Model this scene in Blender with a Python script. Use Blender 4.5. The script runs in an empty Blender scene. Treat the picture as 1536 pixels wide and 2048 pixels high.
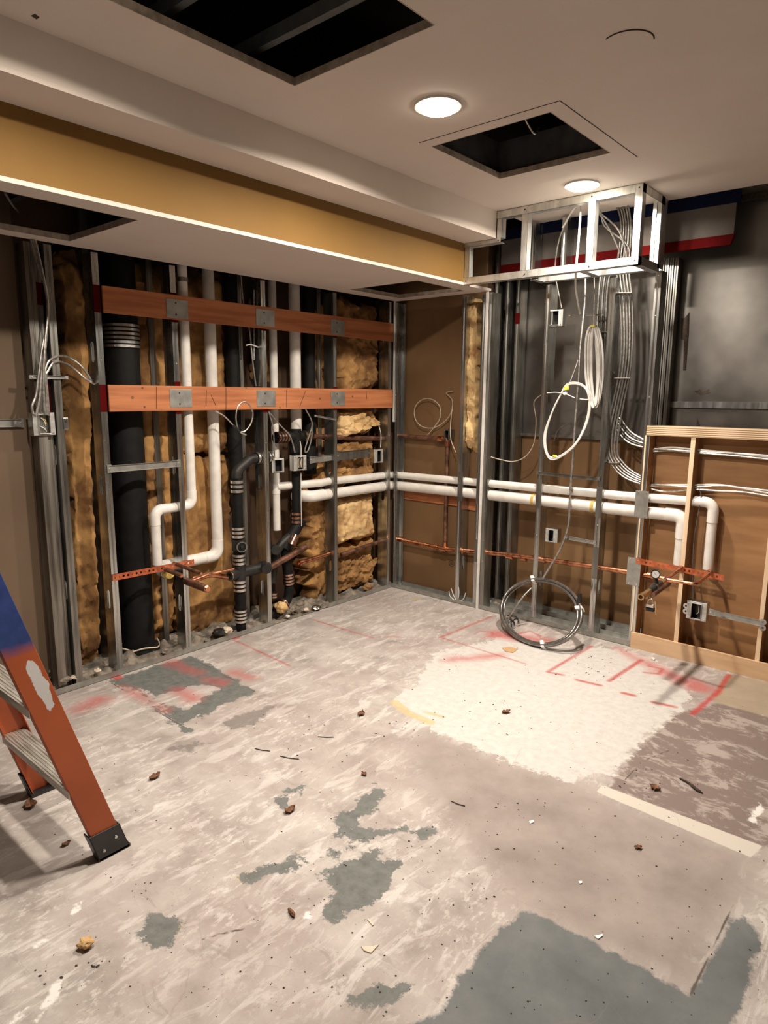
import bpy, bmesh, math, random
import numpy as np
from mathutils import Vector, Matrix, noise
random.seed(7)
S = bpy.context.scene
COL = S.collection
R = math.radians

# ------------------------------------------------------------------ camera
F = 1338.77; W, H = 1536, 2048
YAW, PIT, ROL = R(40.786), R(-9.9275), R(0.4544)
CAM = Vector((3.2968, -3.9262, 1.501))
fw = Vector((-math.sin(YAW)*math.cos(PIT), math.cos(YAW)*math.cos(PIT), math.sin(PIT)))
rt0 = Vector((math.cos(YAW), math.sin(YAW), 0)); up0 = rt0.cross(fw)
rt = rt0*math.cos(ROL) + up0*math.sin(ROL); up = up0*math.cos(ROL) - rt0*math.sin(ROL)
cd = bpy.data.cameras.new('camera'); cam = bpy.data.objects.new('camera', cd); COL.objects.link(cam)
cd.sensor_fit = 'VERTICAL'; cd.sensor_height = 36; cd.lens = F*36/H; cd.clip_start = .02
cam.matrix_world = Matrix(((rt.x, up.x, -fw.x, CAM.x), (rt.y, up.y, -fw.y, CAM.y), (rt.z, up.z, -fw.z, CAM.z), (0, 0, 0, 1)))
S.camera = cam
S.view_settings.view_transform = 'Standard'; S.view_settings.look = 'None'
S.view_settings.gamma = 1; S.view_settings.use_curve_mapping = False
S.view_settings.exposure = 0.0
w = bpy.data.worlds.new('world'); S.world = w; w.use_nodes = True
w.node_tree.nodes['Background'].inputs[0].default_value = (.0, .0, .0, 1)

LAMP = (1, .885, .76)
ZC = 2.576                                  # ceiling height
def area(loc, power, size=.12, col=LAMP, spread=164):
    l = bpy.data.lights.new('lamp_light', 'AREA'); l.shape = 'DISK'; l.size = size; l.energy = power; l.color = col; l.spread = R(spread)
    o = bpy.data.objects.new('lamp_light', l); COL.objects.link(o); o.location = loc
    return o
LIGHTS = [(1.649, -1.724, 52), (1.650, -.476, 42), (1.655, -2.97, 38)]

def A(u, v, **k):
    """point of the plane x=, y= or z= that the photograph shows at (u, v)"""
    d = fw*F + rt*(u-768) - up*(v-1024)
    a, val = list(k.items())[0]; i = 'xyz'.index(a)
    return CAM + d*((val-CAM[i])/d[i])

# ------------------------------------------------------------------ materials
def _n(nt, t, **kw):
    n = nt.nodes.new(t)
    for k, v in kw.items(): setattr(n, k, v)
    return n
def ramp(nt, fac, stops):
    r = _n(nt, 'ShaderNodeValToRGB'); e = r.color_ramp.elements
    while len(e) < len(stops): e.new(.5)
    for i, (p, c) in enumerate(stops):
        e[i].position = p; e[i].color = (*c, 1) if len(c) == 3 else c
    nt.links.new(fac, r.inputs[0]); return r.outputs[0]
def mix(nt, f, a, b):
    m = _n(nt, 'ShaderNodeMix', data_type='RGBA'); L = nt.links
    for s, i in ((f, 0), (a, 6), (b, 7)):
        if isinstance(s, (int, float)): m.inputs[i].default_value = s
        elif isinstance(s, tuple): m.inputs[i].default_value = (*s, 1)
        else: L.new(s, m.inputs[i])
    return m.outputs[2]
def noi(nt, scale, detail=4, stretch=None, rough=.5, space='Object', dist=0):
    tc = _n(nt, 'ShaderNodeTexCoord'); mp = _n(nt, 'ShaderNodeMapping'); nz = _n(nt, 'ShaderNodeTexNoise')
    nt.links.new(tc.outputs[space], mp.inputs[0]); nt.links.new(mp.outputs[0], nz.inputs[0])
    if stretch: mp.inputs['Scale'].default_value = stretch
    nz.inputs['Scale'].default_value = scale; nz.inputs['Detail'].default_value = detail; nz.inputs['Roughness'].default_value = rough
    nz.inputs['Distortion'].default_value = dist
    return nz.outputs[0]
def mth(nt, op, a, b=0., c=None, clamp=False):
    m = _n(nt, 'ShaderNodeMath', operation=op, use_clamp=clamp)
    for i, s in enumerate((a, b, c)):
        if s is None: continue
        if isinstance(s, (int, float)): m.inputs[i].default_value = s
        else: nt.links.new(s, m.inputs[i])
    return m.outputs[0]
def mat(name, c1, c2=None, rough=.6, metal=0., scale=12, stretch=None, lo=.35, hi=.65, bump=0., bscale=None, rvar=0., detail=5, spec=.5, coat=0):
    m = bpy.data.materials.new(name); m.use_nodes = True; nt = m.node_tree; b = nt.nodes['Principled BSDF']
    b.inputs['Roughness'].default_value = rough; b.inputs['Metallic'].default_value = metal
    b.inputs['Specular IOR Level'].default_value = spec; b.inputs['Coat Weight'].default_value = coat
    nz = noi(nt, scale, detail, stretch)
    c2 = c2 or tuple(x*.85 for x in c1)
    nt.links.new(ramp(nt, nz, [(lo, c2), (hi, c1)]), b.inputs['Base Color'])
    if rvar: nt.links.new(mth(nt, 'MULTIPLY_ADD', nz, rvar, rough-rvar/2), b.inputs['Roughness'])
    if bump:
        bp = _n(nt, 'ShaderNodeBump'); bp.inputs['Strength'].default_value = bump; bp.inputs['Distance'].default_value = .004
        nt.links.new(noi(nt, bscale or scale*3, 6, stretch, .6), bp.inputs['Height']); nt.links.new(bp.outputs[0], b.inputs['Normal'])
    return m
M = {}
M['galv'] = mat('galvanized_steel', (.60, .61, .59), (.40, .41, .395), .26, .97, 30, (1, 1, .12), rvar=.18)
M['galv_lamplit'] = mat('lamplit_galvanized_steel', (.86, .87, .84), (.62, .63, .61), .40, .85, 30, (1, 1, .3), rvar=.2)  # box frame's glare from the near lamp put into a lighter steel
M['ply_front'] = mat('pale_plywood_front_edge', (.86, .68, .48), (.70, .50, .31), .65, 0, 4, (6, 1, 1), .3, .7)
M['galv_dull'] = mat('dull_galvanized_steel', (.36, .355, .33), (.22, .215, .195), .36, .92, 22, (1, 1, .2), rvar=.2)
M['galv_scuffed'] = mat('scuffed_galvanized_steel', (.42, .40, .36), (.09, .08, .065), .38, .85, 7, (2, 2, .22), .34, .62, rvar=.3)
M['plate'] = mat('plate_steel', (.46, .46, .43), (.34, .34, .32), .42, .75, 20, rvar=.15)
M['sheet'] = mat('galvanized_sheet', (.27, .255, .235), (.13, .122, .112), .36, .85, 2.6, None, .32, .7, rvar=.26, detail=6, bump=.25, bscale=1.6)
M['black'] = mat('cast_iron_black', (.009, .009, .009), (.005, .005, .005), .62, 0, 20, bump=.1, spec=.22)
M['tar'] = mat('tarred_iron', (.030, .028, .026), (.014, .013, .012), .5, .2, 30, bump=.3)
M['band'] = mat('stainless_band', (.88, .86, .82), (.66, .64, .60), .36, 1, 60)
M['band_warm'] = mat('copper_toned_band', (.72, .48, .38), (.40, .22, .16), .3, 1, 60)
M['jacket'] = mat('white_pipe_jacket', (.78, .755, .71), (.66, .63, .585), .5, 0, 14, bump=.12, bscale=30)
M['pvc'] = mat('white_elbow_cover', (.82, .80, .76), (.74, .71, .67), .28, 0, 10)
M['foam'] = mat('yellow_fitting_insulation', (.72, .52, .13), (.50, .33, .10), .9, 0, 60, bump=.5)
M['copper'] = mat('copper_tube', (.80, .36, .20), (.34, .13, .075), .32, 1, 26, None, .32, .62, rvar=.3)
M['copper_old'] = mat('aged_copper_tube', (.30, .15, .10), (.10, .05, .035), .5, .7, 20, rvar=.2)
M['strap'] = mat('copper_plated_strap', (.72, .20, .085), (.42, .10, .045), .42, .6, 30)
M['brass'] = mat('brass_fitting', (.72, .52, .28), (.48, .33, .16), .3, 1, 40)
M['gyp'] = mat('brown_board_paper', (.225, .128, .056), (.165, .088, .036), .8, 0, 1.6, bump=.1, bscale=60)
M['gyp_dimmed'] = mat('dimmed_brown_board_paper', (.085, .045, .022), (.055, .028, .014), .8, 0, 1.6)  # cavity shade put into darker paper; on room walls it also cuts bounce
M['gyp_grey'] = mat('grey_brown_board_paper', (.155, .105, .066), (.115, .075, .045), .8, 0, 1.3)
M['insul'] = mat('fiberglass_batt', (.44, .245, .085), (.17, .08, .026), .95, 0, 7, None, .36, .62, bump=1.0, bscale=42, detail=8)
M['insul_pale'] = mat('torn_fiberglass_batt', (.74, .52, .25), (.38, .21, .08), .95, 0, 9, None, .33, .6, bump=1.0, bscale=50, detail=8)
M['block'] = mat('treated_blocking', (.50, .185, .072), (.35, .115, .042), .7, 0, 4, (2.2, .55, 9), .38, .62, bump=.1)
M['ply'] = mat('fir_plywood_face', (.37, .20, .085), (.25, .122, .046), .62, 0, 3.2, (1, 1, 5), .3, .7, bump=.08)
M['ply_lite'] = mat('pale_plywood', (.72, .50, .31), (.58, .38, .22), .62, 0, 3.2, (1.2, 1, 7), .3, .7, bump=.08)
M['red'] = mat('red_marking_paint', (.085, .002, .002), (.06, .001, .001), .9, spec=.1)
M['header'] = mat('dimmed_board_paint', (.10, .086, .076), (.085, .072, .063), .8)  # pale board darkened to stand for the little lamplight reaching it
M['ring'] = mat('bright_cover_ring', (.62, .62, .60), (.45, .45, .43), .4, .5, 40)
M['hose'] = mat('glossy_dark_conduit', (.30, .285, .265), (.18, .17, .16), .2, .7, 30)
M['blue_tape'] = mat('navy_paint', (.004, .007, .027), (.003, .005, .02), .9, spec=.1)
M['paint'] = mat('white_ceiling_paint', (.70, .62, .56), (.665, .585, .525), .85, 0, 3, bump=.10, bscale=160)
M['paint_raw'] = mat('cut_drywall_edge', (.55, .46, .38), (.34, .28, .22), .9, 0, 30, bump=.4)
M['yellow'] = mat('mustard_wall_paint', (.225, .118, .022), (.205, .106, .019), .75, 0, 3, bump=.06, bscale=120)
M['dark'] = mat('plenum_darkness', (.018, .019, .022), (.012, .012, .014), .8)
M['joist'] = mat('plenum_joist', (.11, .115, .12), (.07, .072, .075), .6, .3, 12)
M['cable'] = mat('armoured_cable', (.62, .60, .56), (.34, .33, .31), .36, .85, 60)
M['cable_dk'] = mat('dark_cable_sheath', (.16, .155, .145), (.09, .085, .08), .4, .4, 40)
M['cable_mid'] = mat('grey_cable_sheath', (.34, .33, .31), (.22, .21, .2), .35, .7, 60)
M['cable_wh'] = mat('white_cable_sheath', (.78, .76, .72), (.62, .60, .56), .4, 0, 20)
M['wire'] = mat('thin_beige_wire', (.55, .47, .36), (.42, .35, .27), .5, 0, 20)
M['whiteplastic'] = mat('white_tape', (.85, .84, .81), (.76, .75, .72), .45)
M['blackplastic'] = mat('black_plastic', (.02, .02, .02), (.012, .012, .012), .35, 0, 20)
M['yellowplastic'] = mat('yellow_tag', (.80, .72, .12), (.7, .6, .1), .5)
M['alu'] = mat('worn_aluminium', (.70, .68, .63), (.40, .37, .32), .42, .7, 10, (1, 14, 14), .35, .6, rvar=.2)
M['glass_gauge'] = mat('gauge_face', (.8, .8, .78), (.74, .74, .72), .2)
M['chrome'] = mat('bright_cap', (.8, .8, .78), (.6, .6, .58), .15, 1)
M['leaf'] = mat('dry_leaf', (.22, .10, .05), (.10, .045, .02), .8, 0, 80)
M['crumb'] = mat('dark_crumbs', (.06, .04, .03), (.03, .02, .015), .9, 0, 80)
M['rubble'] = mat('rubble_dust', (.30, .26, .21), (.12, .095, .075), .95, 0, 22, None, .35, .65, bump=1, bscale=50)
M['card'] = mat('tan_cardboard', (.52, .34, .18), (.45, .28, .14), .8)
M['paper'] = mat('pale_paper_scrap', (.70, .60, .48), (.6, .5, .4), .8)

def glow(name, col, st):
    m = bpy.data.materials.new(name); m.use_nodes = True; b = m.node_tree.nodes['Principled BSDF']
    b.inputs['Base Color'].default_value = (.9, .88, .8, 1); b.inputs['Emission Color'].default_value = (*col, 1); b.inputs['Emission Strength'].default_value = st
    return m
M['lens'] = glow('lit_lens', (1, .9, .70), 26)

def ladder_mat():
    m = bpy.data.materials.new('orange_fibreglass_with_blue_paint'); m.use_nodes = True; nt = m.node_tree; b = nt.nodes['Principled BSDF']
    b.inputs['Roughness'].default_value = .5
    g = _n(nt, 'ShaderNodeNewGeometry'); sp = _n(nt, 'ShaderNodeSeparateXYZ'); nt.links.new(g.outputs['Position'], sp.inputs[0])
    big = noi(nt, 9, 4); fine = noi(nt, 30, 5)
    org = ramp(nt, noi(nt, 5, 3), [(.3, (.36, .075, .02)), (.7, (.46, .105, .03))])
    zz = mth(nt, 'MULTIPLY_ADD', big, .10, sp.outputs[2])
    bl = mth(nt, 'MULTIPLY_ADD', zz, 22., -22*.795, True)
    c = mix(nt, bl, org, ramp(nt, fine, [(.3, (.018, .04, .17)), (.75, (.03, .065, .24))]))
    # white smear: an elongated ellipse in the plane of the rail, leaning with it
    ly = mth(nt, 'MULTIPLY_ADD', sp.outputs[2], .30, sp.outputs[1])          # y + .3 z : across the rail
    dy = mth(nt, 'MULTIPLY', mth(nt, 'SUBTRACT', ly, -2.985), 1/.021)
    dz = mth(nt, 'MULTIPLY', mth(nt, 'SUBTRACT', sp.outputs[2], .655), 1/.085)
    rr = mth(nt, 'ADD', mth(nt, 'MULTIPLY', dy, dy), mth(nt, 'MULTIPLY', dz, dz))
    rr = mth(nt, 'ADD', rr, mth(nt, 'MULTIPLY', mth(nt, 'SUBTRACT', fine, .5), 2.6))
    wm = mth(nt, 'MULTIPLY_ADD', rr, -14., 14., True)
    xm = mth(nt, 'GREATER_THAN', sp.outputs[0], 1.25)
    c = mix(nt, mth(nt, 'MULTIPLY', wm, xm), c, (.66, .66, .66))
    nt.links.new(c, b.inputs['Base Color'])
    return m
M['ladder'] = ladder_mat()

def edge_ply():
    m = bpy.data.materials.new('plywood_edge_plies'); m.use_nodes = True; nt = m.node_tree; b = nt.nodes['Principled BSDF']
    b.inputs['Roughness'].default_value = .7
    wv = _n(nt, 'ShaderNodeTexWave', wave_type='BANDS', bands_direction='Z'); wv.inputs['Scale'].default_value = 30; wv.inputs['Distortion'].default_value = 1.2
    wv.inputs['Detail Scale'].default_value = .4
    tc = _n(nt, 'ShaderNodeTexCoord'); nt.links.new(tc.outputs['Object'], wv.inputs[0])
    nt.links.new(ramp(nt, wv.outputs[0], [(.1, (.20, .11, .05)), (.35, (.62, .44, .28)), (.9, (.74, .57, .39))]), b.inputs['Base Color'])
    return m
M['ply_edge'] = edge_ply()

# ------------------------------------------------------------------ mesh tools
class MB:
    def __init__(s): s.v = []; s.f = []
    def add(s, v, f):
        o = len(s.v); s.v += [Vector(p) for p in v]; s.f += [tuple(i+o for i in q) for q in f]; return s
    def box(s, a, b):
        x0, y0, z0 = (min(a[i], b[i]) for i in range(3)); x1, y1, z1 = (max(a[i], b[i]) for i in range(3))
        return s.add([(x0,y0,z0),(x1,y0,z0),(x1,y1,z0),(x0,y1,z0),(x0,y0,z1),(x1,y0,z1),(x1,y1,z1),(x0,y1,z1)],
                     [(3,2,1,0),(4,5,6,7),(0,1,5,4),(1,2,6,5),(2,3,7,6),(3,0,4,7)])
    def obox(s, c, ax, ay, az):
        """box round c with half-axis vectors"""
        c, ax, ay, az = map(Vector, (c, ax, ay, az)); v = []
        for k in (-1, 1):
            for i, j in ((-1,-1),(1,-1),(1,1),(-1,1)): v.append(c+ax*i+ay*j+az*k)
        return s.add(v, [(3,2,1,0),(4,5,6,7),(0,1,5,4),(1,2,6,5),(2,3,7,6),(3,0,4,7)])
    def poly(s, pts, d):
        """flat outline given thickness d (vector)"""
        n = len(pts); d = Vector(d); pts = [Vector(p) for p in pts]
        return s.add(pts+[p+d for p in pts], [tuple(range(n-1, -1, -1)), tuple(range(n, 2*n))]+[(i, (i+1) % n, n+(i+1) % n, n+i) for i in range(n)])
    def tube(s, pts, r, seg=12, caps=True, closed=False):
        pts = [Vector(p) for p in pts]; n = len(pts)
        rs = r if isinstance(r, (list, tuple)) else [r]*n
        T = []
        for i in range(n):
            a = pts[(i-1) % n] if (i > 0 or closed) else pts[0]; b = pts[(i+1) % n] if (i < n-1 or closed) else pts[-1]
            T.append((b-a).normalized())
        N = T[0].orthogonal().normalized(); vs = []
        for i in range(n):
            N = (N - T[i]*N.dot(T[i])).normalized(); B = T[i].cross(N)
            vs += [pts[i]+(N*math.cos(2*math.pi*k/seg)+B*math.sin(2*math.pi*k/seg))*rs[i] for k in range(seg)]
        fs = []
        for i in range(n if closed else n-1):
            j = (i+1) % n
            fs += [(i*seg+k, i*seg+(k+1) % seg, j*seg+(k+1) % seg, j*seg+k) for k in range(seg)]
        if caps and not closed: fs += [tuple(range(seg-1, -1, -1)), tuple(range((n-1)*seg, n*seg))]
        return s.add(vs, fs)
    def cyl(s, a, b, r, r2=None, seg=20): return s.tube([a, b], [r, r if r2 is None else r2], seg)
    def ring(s, c, ax, ro, ri, h, seg=24):
        """washer-like ring round axis ax"""
        c = Vector(c); ax = Vector(ax).normalized(); N = ax.orthogonal().normalized(); B = ax.cross(N); vs = []
        for (r, t) in ((ro, -h/2), (ro, h/2), (ri, h/2), (ri, -h/2)):
            vs += [c+ax*t+(N*math.cos(2*math.pi*k/seg)+B*math.sin(2*math.pi*k/seg))*r for k in range(seg)]
        fs = [(j*seg+k, j*seg+(k+1) % seg, ((j+1) % 4)*seg+(k+1) % seg, ((j+1) % 4)*seg+k) for j in range(4) for k in range(seg)]
        return s.add(vs, fs)
    def build(s, name, m, parent=None, smooth=False, bevel=0):
        me = bpy.data.meshes.new(name); me.from_pydata([tuple(p) for p in s.v], [], s.f)
        bm = bmesh.new(); bm.from_mesh(me); bmesh.ops.recalc_face_normals(bm, faces=bm.faces); bm.to_mesh(me); bm.free()
        o = bpy.data.objects.new(name, me); COL.objects.link(o); me.materials.append(M[m] if isinstance(m, str) else m)
        if parent: o.parent = parent; o.matrix_parent_inverse = parent.matrix_world.inverted() if parent.type != 'EMPTY' else Matrix.Translation(-Vector(parent.location))
        if smooth:
            for p in me.polygons: p.use_smooth = True
            try: me.set_sharp_from_angle(angle=R(40))
            except Exception: pass
        if bevel:
            b = o.modifiers.new('bevel', 'BEVEL'); b.width = bevel; b.segments = 2; b.limit_method = 'ANGLE'
        return o
def fillet(pts, rad, n=7):
    pts = [Vector(p) for p in pts]; out = [pts[0]]
    for i in range(1, len(pts)-1):
        p, a, b = pts[i], pts[i-1], pts[i+1]; r = rad[i-1] if isinstance(rad, (list, tuple)) else rad
        da, db = (a-p), (b-p); la, lb = da.length, db.length; da.normalize(); db.normalize()
        ang = da.angle(db)
        if ang > math.pi-.03: out.append(p); continue
        t = min(r/math.tan(ang/2), la*.48, lb*.48)
        P0, P1 = p+da*t, p+db*t; rr = t*math.tan(ang/2); bis = (da+db).normalized(); C = p+bis*(t/math.cos(ang/2))
        va, vb = P0-C, P1-C; th = va.angle(vb)
        for k in range(n+1):
            f = k/n; out.append(C+(va*math.sin((1-f)*th)+vb*math.sin(f*th))/math.sin(th))
    out.append(pts[-1]); return out
def smooth_path(pts, n=6, closed=False):
    pts = [Vector(p) for p in pts]; N = len(pts); out = []
    rng = range(N if closed else N-1)
    for i in rng:
        g = (lambda k: pts[k % N]) if closed else (lambda k: pts[max(0, min(N-1, k))])
        p0, p1, p2, p3 = g(i-1), g(i), g(i+1), g(i+2)
        for k in range(n):
            t = k/n
            out.append(.5*((2*p1)+(p2-p0)*t+(2*p0-5*p1+4*p2-p3)*t*t+(3*p1-p0-3*p2+p3)*t**3))
    if not closed: out.append(pts[-1])
    return out
def tag(o, label, cat, group=None, kind=None):
    o['label'] = label; o['category'] = cat
    if group: o['group'] = group
    if kind: o['kind'] = kind
    return o
def thing(name, label, cat, loc=(0, 0, 0), group=None):
    o = bpy.data.objects.new(name, None); COL.objects.link(o); o.location = loc; o.empty_display_size = .05
    return tag(o, label, cat, group)
def struct(o): o['kind'] = 'structure'; return o

# ================================================================== THE SETTING
# ---- floor, with its layers of old paint, sprayed marks and patches stored as distance attributes
def PZ(l): return [A(u, v, z=0).xy for u, v in l]
X0, X1, Y0, Y1 = -.36, 4.9, -5.3, .5
def sd_poly(P, Q):
    """signed distance (inside positive) of points P (n,2) to polygon Q"""
    Q = np.array([tuple(q) for q in Q]); d = np.full(len(P), 1e9); ins = np.zeros(len(P), bool); n = len(Q)
    for i in range(n):
        a, b = Q[i], Q[(i+1) % n]; e = b-a; t = np.clip(((P-a)@e)/(e@e+1e-12), 0, 1)
        d = np.minimum(d, np.hypot(*(P-a-t[:, None]*e).T))
        c = (a[1] > P[:, 1]) != (b[1] > P[:, 1])
        with np.errstate(divide='ignore', invalid='ignore'): xx = (b[0]-a[0])*(P[:, 1]-a[1])/(b[1]-a[1]+1e-15)+a[0]
        ins ^= c & (P[:, 0] < xx)
    return np.where(ins, d, -d)
def sd_line(P, Q, wd):
    Q = np.array([tuple(q) for q in Q]); d = np.full(len(P), 1e9)
    for a, b in zip(Q[:-1], Q[1:]):
        e = b-a; t = np.clip(((P-a)@e)/(e@e+1e-12), 0, 1); d = np.minimum(d, np.hypot(*(P-a-t[:, None]*e).T))
    return wd-d
def floor_build():
    nx, ny = 400, 440
    xs = np.linspace(X0, X1, nx); ys = np.linspace(Y0, Y1, ny); gx, gy = np.meshgrid(xs, ys); P = np.c_[gx.ravel(), gy.ravel()]
    co = np.c_[P, np.zeros(len(P))]
    idx = np.arange(nx*ny).reshape(ny, nx)
    fs = np.c_[idx[:-1, :-1].ravel(), idx[:-1, 1:].ravel(), idx[1:, 1:].ravel(), idx[1:, :-1].ravel()]
    me = bpy.data.meshes.new('floor'); me.vertices.add(len(co)); me.vertices.foreach_set('co', co.ravel())
    me.loops.add(fs.size); me.loops.foreach_set('vertex_index', fs.ravel()); me.polygons.add(len(fs))
    me.polygons.foreach_set('loop_start', np.arange(0, fs.size, 4)); me.update(calc_edges=True)
    def U(polys): return np.max([sd_poly(P, PZ(q)) for q in polys], 0)
    def attr(n, d):
        a = me.attributes.new(n, 'FLOAT', 'POINT'); a.data.foreach_set('value', np.clip(d, -.3, .3).astype(np.float32))
    grey = U([[(222, 1362), (300, 1336), (385, 1312), (510, 1383), (440, 1412), (362, 1450)],
              [(340, 1440), (358, 1438), (385, 1462), (370, 1467)],
              [(645, 1755), (690, 1722), (750, 1703), (765, 1725), (803, 1722), (775, 1765), (768, 1800), (700, 1822), (672, 1838), (650, 1830), (668, 1785)],
              [(672, 1632), (710, 1615), (725, 1590), (748, 1572), (770, 1578), (760, 1612), (722, 1632), (708, 1655), (760, 1662), (808, 1655), (770, 1672), (715, 1682), (672, 1668)],
              [(548, 1738), (585, 1712), (612, 1722), (600, 1735), (560, 1745)], [(480, 1752), (545, 1725), (560, 1735), (500, 1768)],
              [(275, 1868), (300, 1832), (372, 1831), (345, 1885), (298, 1896)],
              [(555, 1608), (568, 1582), (600, 1573), (580, 1598), (570, 1622)], [(645, 1712), (700, 1688), (710, 1695), (660, 1718)],
              [(825, 1665), (860, 1656), (868, 1665), (840, 1672)],
              [(690, 1993), (770, 1972), (820, 1968), (815, 1985), (740, 2000), (700, 2003)]])
    ero = U([[(268, 1370), (310, 1388), (360, 1380), (405, 1366), (440, 1376), (425, 1390), (380, 1418), (345, 1418), (300, 1402)],
             [(240, 1374), (262, 1372), (330, 1414), (345, 1430), (330, 1427), (262, 1392)]])
    attr('grey', np.minimum(grey, -ero+.004))
    attr('smudge', U([[(440, 1452), (470, 1432), (530, 1414), (548, 1412), (505, 1450), (470, 1460)], [(335, 1500), (390, 1483), (425, 1486), (395, 1497), (380, 1515), (372, 1512), (374, 1497)]]))
    attr('slate', U([[(1048, 1820), (1080, 1830), (1215, 1900), (1383, 1992), (1463, 1840), (1490, 1830), (1525, 1872), (1490, 1990), (1465, 2070), (1450, 2300), (640, 2300), (765, 2060), (870, 2035), (960, 1900)]]))
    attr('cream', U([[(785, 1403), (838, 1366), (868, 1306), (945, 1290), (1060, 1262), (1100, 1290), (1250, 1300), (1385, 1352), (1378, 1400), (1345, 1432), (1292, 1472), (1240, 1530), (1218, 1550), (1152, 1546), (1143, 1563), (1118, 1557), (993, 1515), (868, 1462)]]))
    attr('mauve', U([[(1240, 1535), (1300, 1470), (1345, 1430), (1440, 1405), (1560, 1440), (1600, 1700), (1495, 1690), (1215, 1575)]]))
    attr('slab', U([[(1150, 1565), (1195, 1590), (1500, 1712), (1507, 1728), (1383, 1985), (1048, 1818), (1010, 1780), (880, 1620), (800, 1480), (868, 1465), (993, 1518)]]))
    attr('tan', U([[(1440, 1362), (1462, 1348), (1560, 1368), (1560, 1440), (1425, 1403)]]))
    attr('strip', U([[(1204, 1570), (1525, 1692), (1502, 1715), (1193, 1584)]]))
    attr('white', U([[(18, 2046), (40, 2022), (62, 2010), (52, 2030), (28, 2048)], [(62, 2046), (84, 2010), (98, 1996), (116, 1966), (122, 1962), (108, 2004), (88, 2030), (78, 2048)], [(142, 1832), (152, 1808), (162, 1798), (156, 1820)], [(66, 1892), (88, 1878), (92, 1882), (72, 1896)], [(20, 1984), (50, 1968), (52, 1972), (24, 1988)], [(608, 1835), (618, 1818), (624, 1832), (620, 1842)], [(1500, 1640), (1520, 1605), (1524, 1618), (1508, 1645)]]))
    attr('yel', np.maximum.reduce([sd_line(P, PZ([(305, 1890), (358, 1852)]), .012), sd_line(P, PZ([(485, 1755), (512, 1748)]), .016), sd_line(P, PZ([(790, 1405), (815, 1425), (860, 1445)]), .025), sd_line(P, PZ([(850, 1424), (886, 1434)]), .012), sd_line(P, PZ([(828, 1197), (836, 1198)]), .02)]))
    red = [([(460, 1276), (580, 1332)], .006), ([(628, 1240), (700, 1262), (745, 1276)], .006), ([(755, 1274), (800, 1274)], .005), ([(880, 1275), (985, 1232)], .008), ([(885, 1276), (930, 1290), (1052, 1328)], .006),
           ([(950, 1268), (960, 1262), (985, 1264), (985, 1272), (962, 1276)], .004), ([(1183, 1292), (1095, 1344), (1126, 1350)], .010), ([(1154, 1360), (1201, 1371)], .012), ([(1283, 1320), (1218, 1362)], .012),
           ([(1246, 1386), (1268, 1391)], .014), ([(1305, 1404), (1350, 1414)], .012), ([(1458, 1350), (1435, 1385), (1385, 1428)], .014), ([(1296, 1332), (1325, 1338), (1318, 1348), (1288, 1345)], .008), ([(1020, 1272), (1060, 1262), (1080, 1272)], .008),
           ([(232, 1350), (236, 1356)], .025), ([(455, 1272), (470, 1275)], .03)]
    attr('red', np.max([sd_line(P, PZ(q), wd) for q, wd in red], 0))
    rw = [([(1000, 1270), (1090, 1282)], .09), ([(1330, 1345), (1400, 1375)], .085), ([(345, 1325), (395, 1345)], .05), ([(415, 1358), (445, 1365)], .04), ([(355, 1380), (385, 1398)], .045), ([(240, 1372), (330, 1420)], .03), ([(160, 1420), (200, 1400)], .06), ([(470, 1345), (500, 1355)], .05), ([(900, 1320), (1000, 1310)], .05), ([(1240, 1300), (1300, 1330)], .05)]
    attr('rwash', np.max([sd_line(P, PZ(q), wd) for q, wd in rw], 0))
    cr = [[(1507, 1735), (1490, 1770), (1470, 1810), (1448, 1850), (1425, 1905), (1400, 1950), (1380, 1990)], [(400, 1880), (440, 1868), (500, 1855)], [(223, 1366), (360, 1450), (380, 1463)], [(375, 1312), (510, 1383)], [(1250, 1560), (1290, 1520), (1340, 1500)]]
    attr('crack', np.max([sd_line(P, PZ(q), .0036) for q in cr], 0))
    o = bpy.data.objects.new('floor', me); COL.objects.link(o); struct(o)
    m = bpy.data.materials.new('old_painted_concrete'); m.use_nodes = True; nt = m.node_tree; b = nt.nodes['Principled BSDF']; L = nt.links
    me.materials.append(m)
    def at(n): a = _n(nt, 'ShaderNodeAttribute'); a.attribute_name = n; return a.outputs['Fac']
    n1 = noi(nt, 5, 8, None, .62); n2 = noi(nt, 26, 8, None, .65); n3 = noi(nt, 90, 6, None, .6); nb = noi(nt, 1.3, 5, None, .55)
    nd = noi(nt, 16, 9, (1, .28, 1), .7, dist=.6)
    def mask(n, amp, soft, nz=n2, off=0.):
        d = mth(nt, 'ADD', at(n), mth(nt, 'MULTIPLY_ADD', nz, amp, -amp/2+off)); return mth(nt, 'MULTIPLY_ADD', d, 1/soft, .5, True)
    base = ramp(nt, n1, [(.30, (.25, .222, .205)), (.45, (.37, .333, .308)), (.60, (.45, .415, .388)), (.75, (.53, .495, .468))])
    base = mix(nt, mth(nt, 'MULTIPLY', ramp(nt, nd, [(.52, (0, 0, 0)), (.60, (1, 1, 1))]), .65), base, (.64, .61, .585))
    base = mix(nt, mth(nt, 'MULTIPLY', ramp(nt, nb, [(.42, (0, 0, 0)), (.62, (1, 1, 1))]), .45), base, (.31, .25, .23))
    sp1 = ramp(nt, noi(nt, 38, 9, (1, .5, 1), .72), [(.53, (0, 0, 0)), (.60, (1, 1, 1))]); sp2 = ramp(nt, noi(nt, 3.1, 4), [(.42, (0, 0, 0)), (.60, (1, 1, 1))])
    base = mix(nt, mth(nt, 'MULTIPLY', mth(nt, 'MULTIPLY', sp1, sp2), .5), base, (.66, .64, .61))
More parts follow.
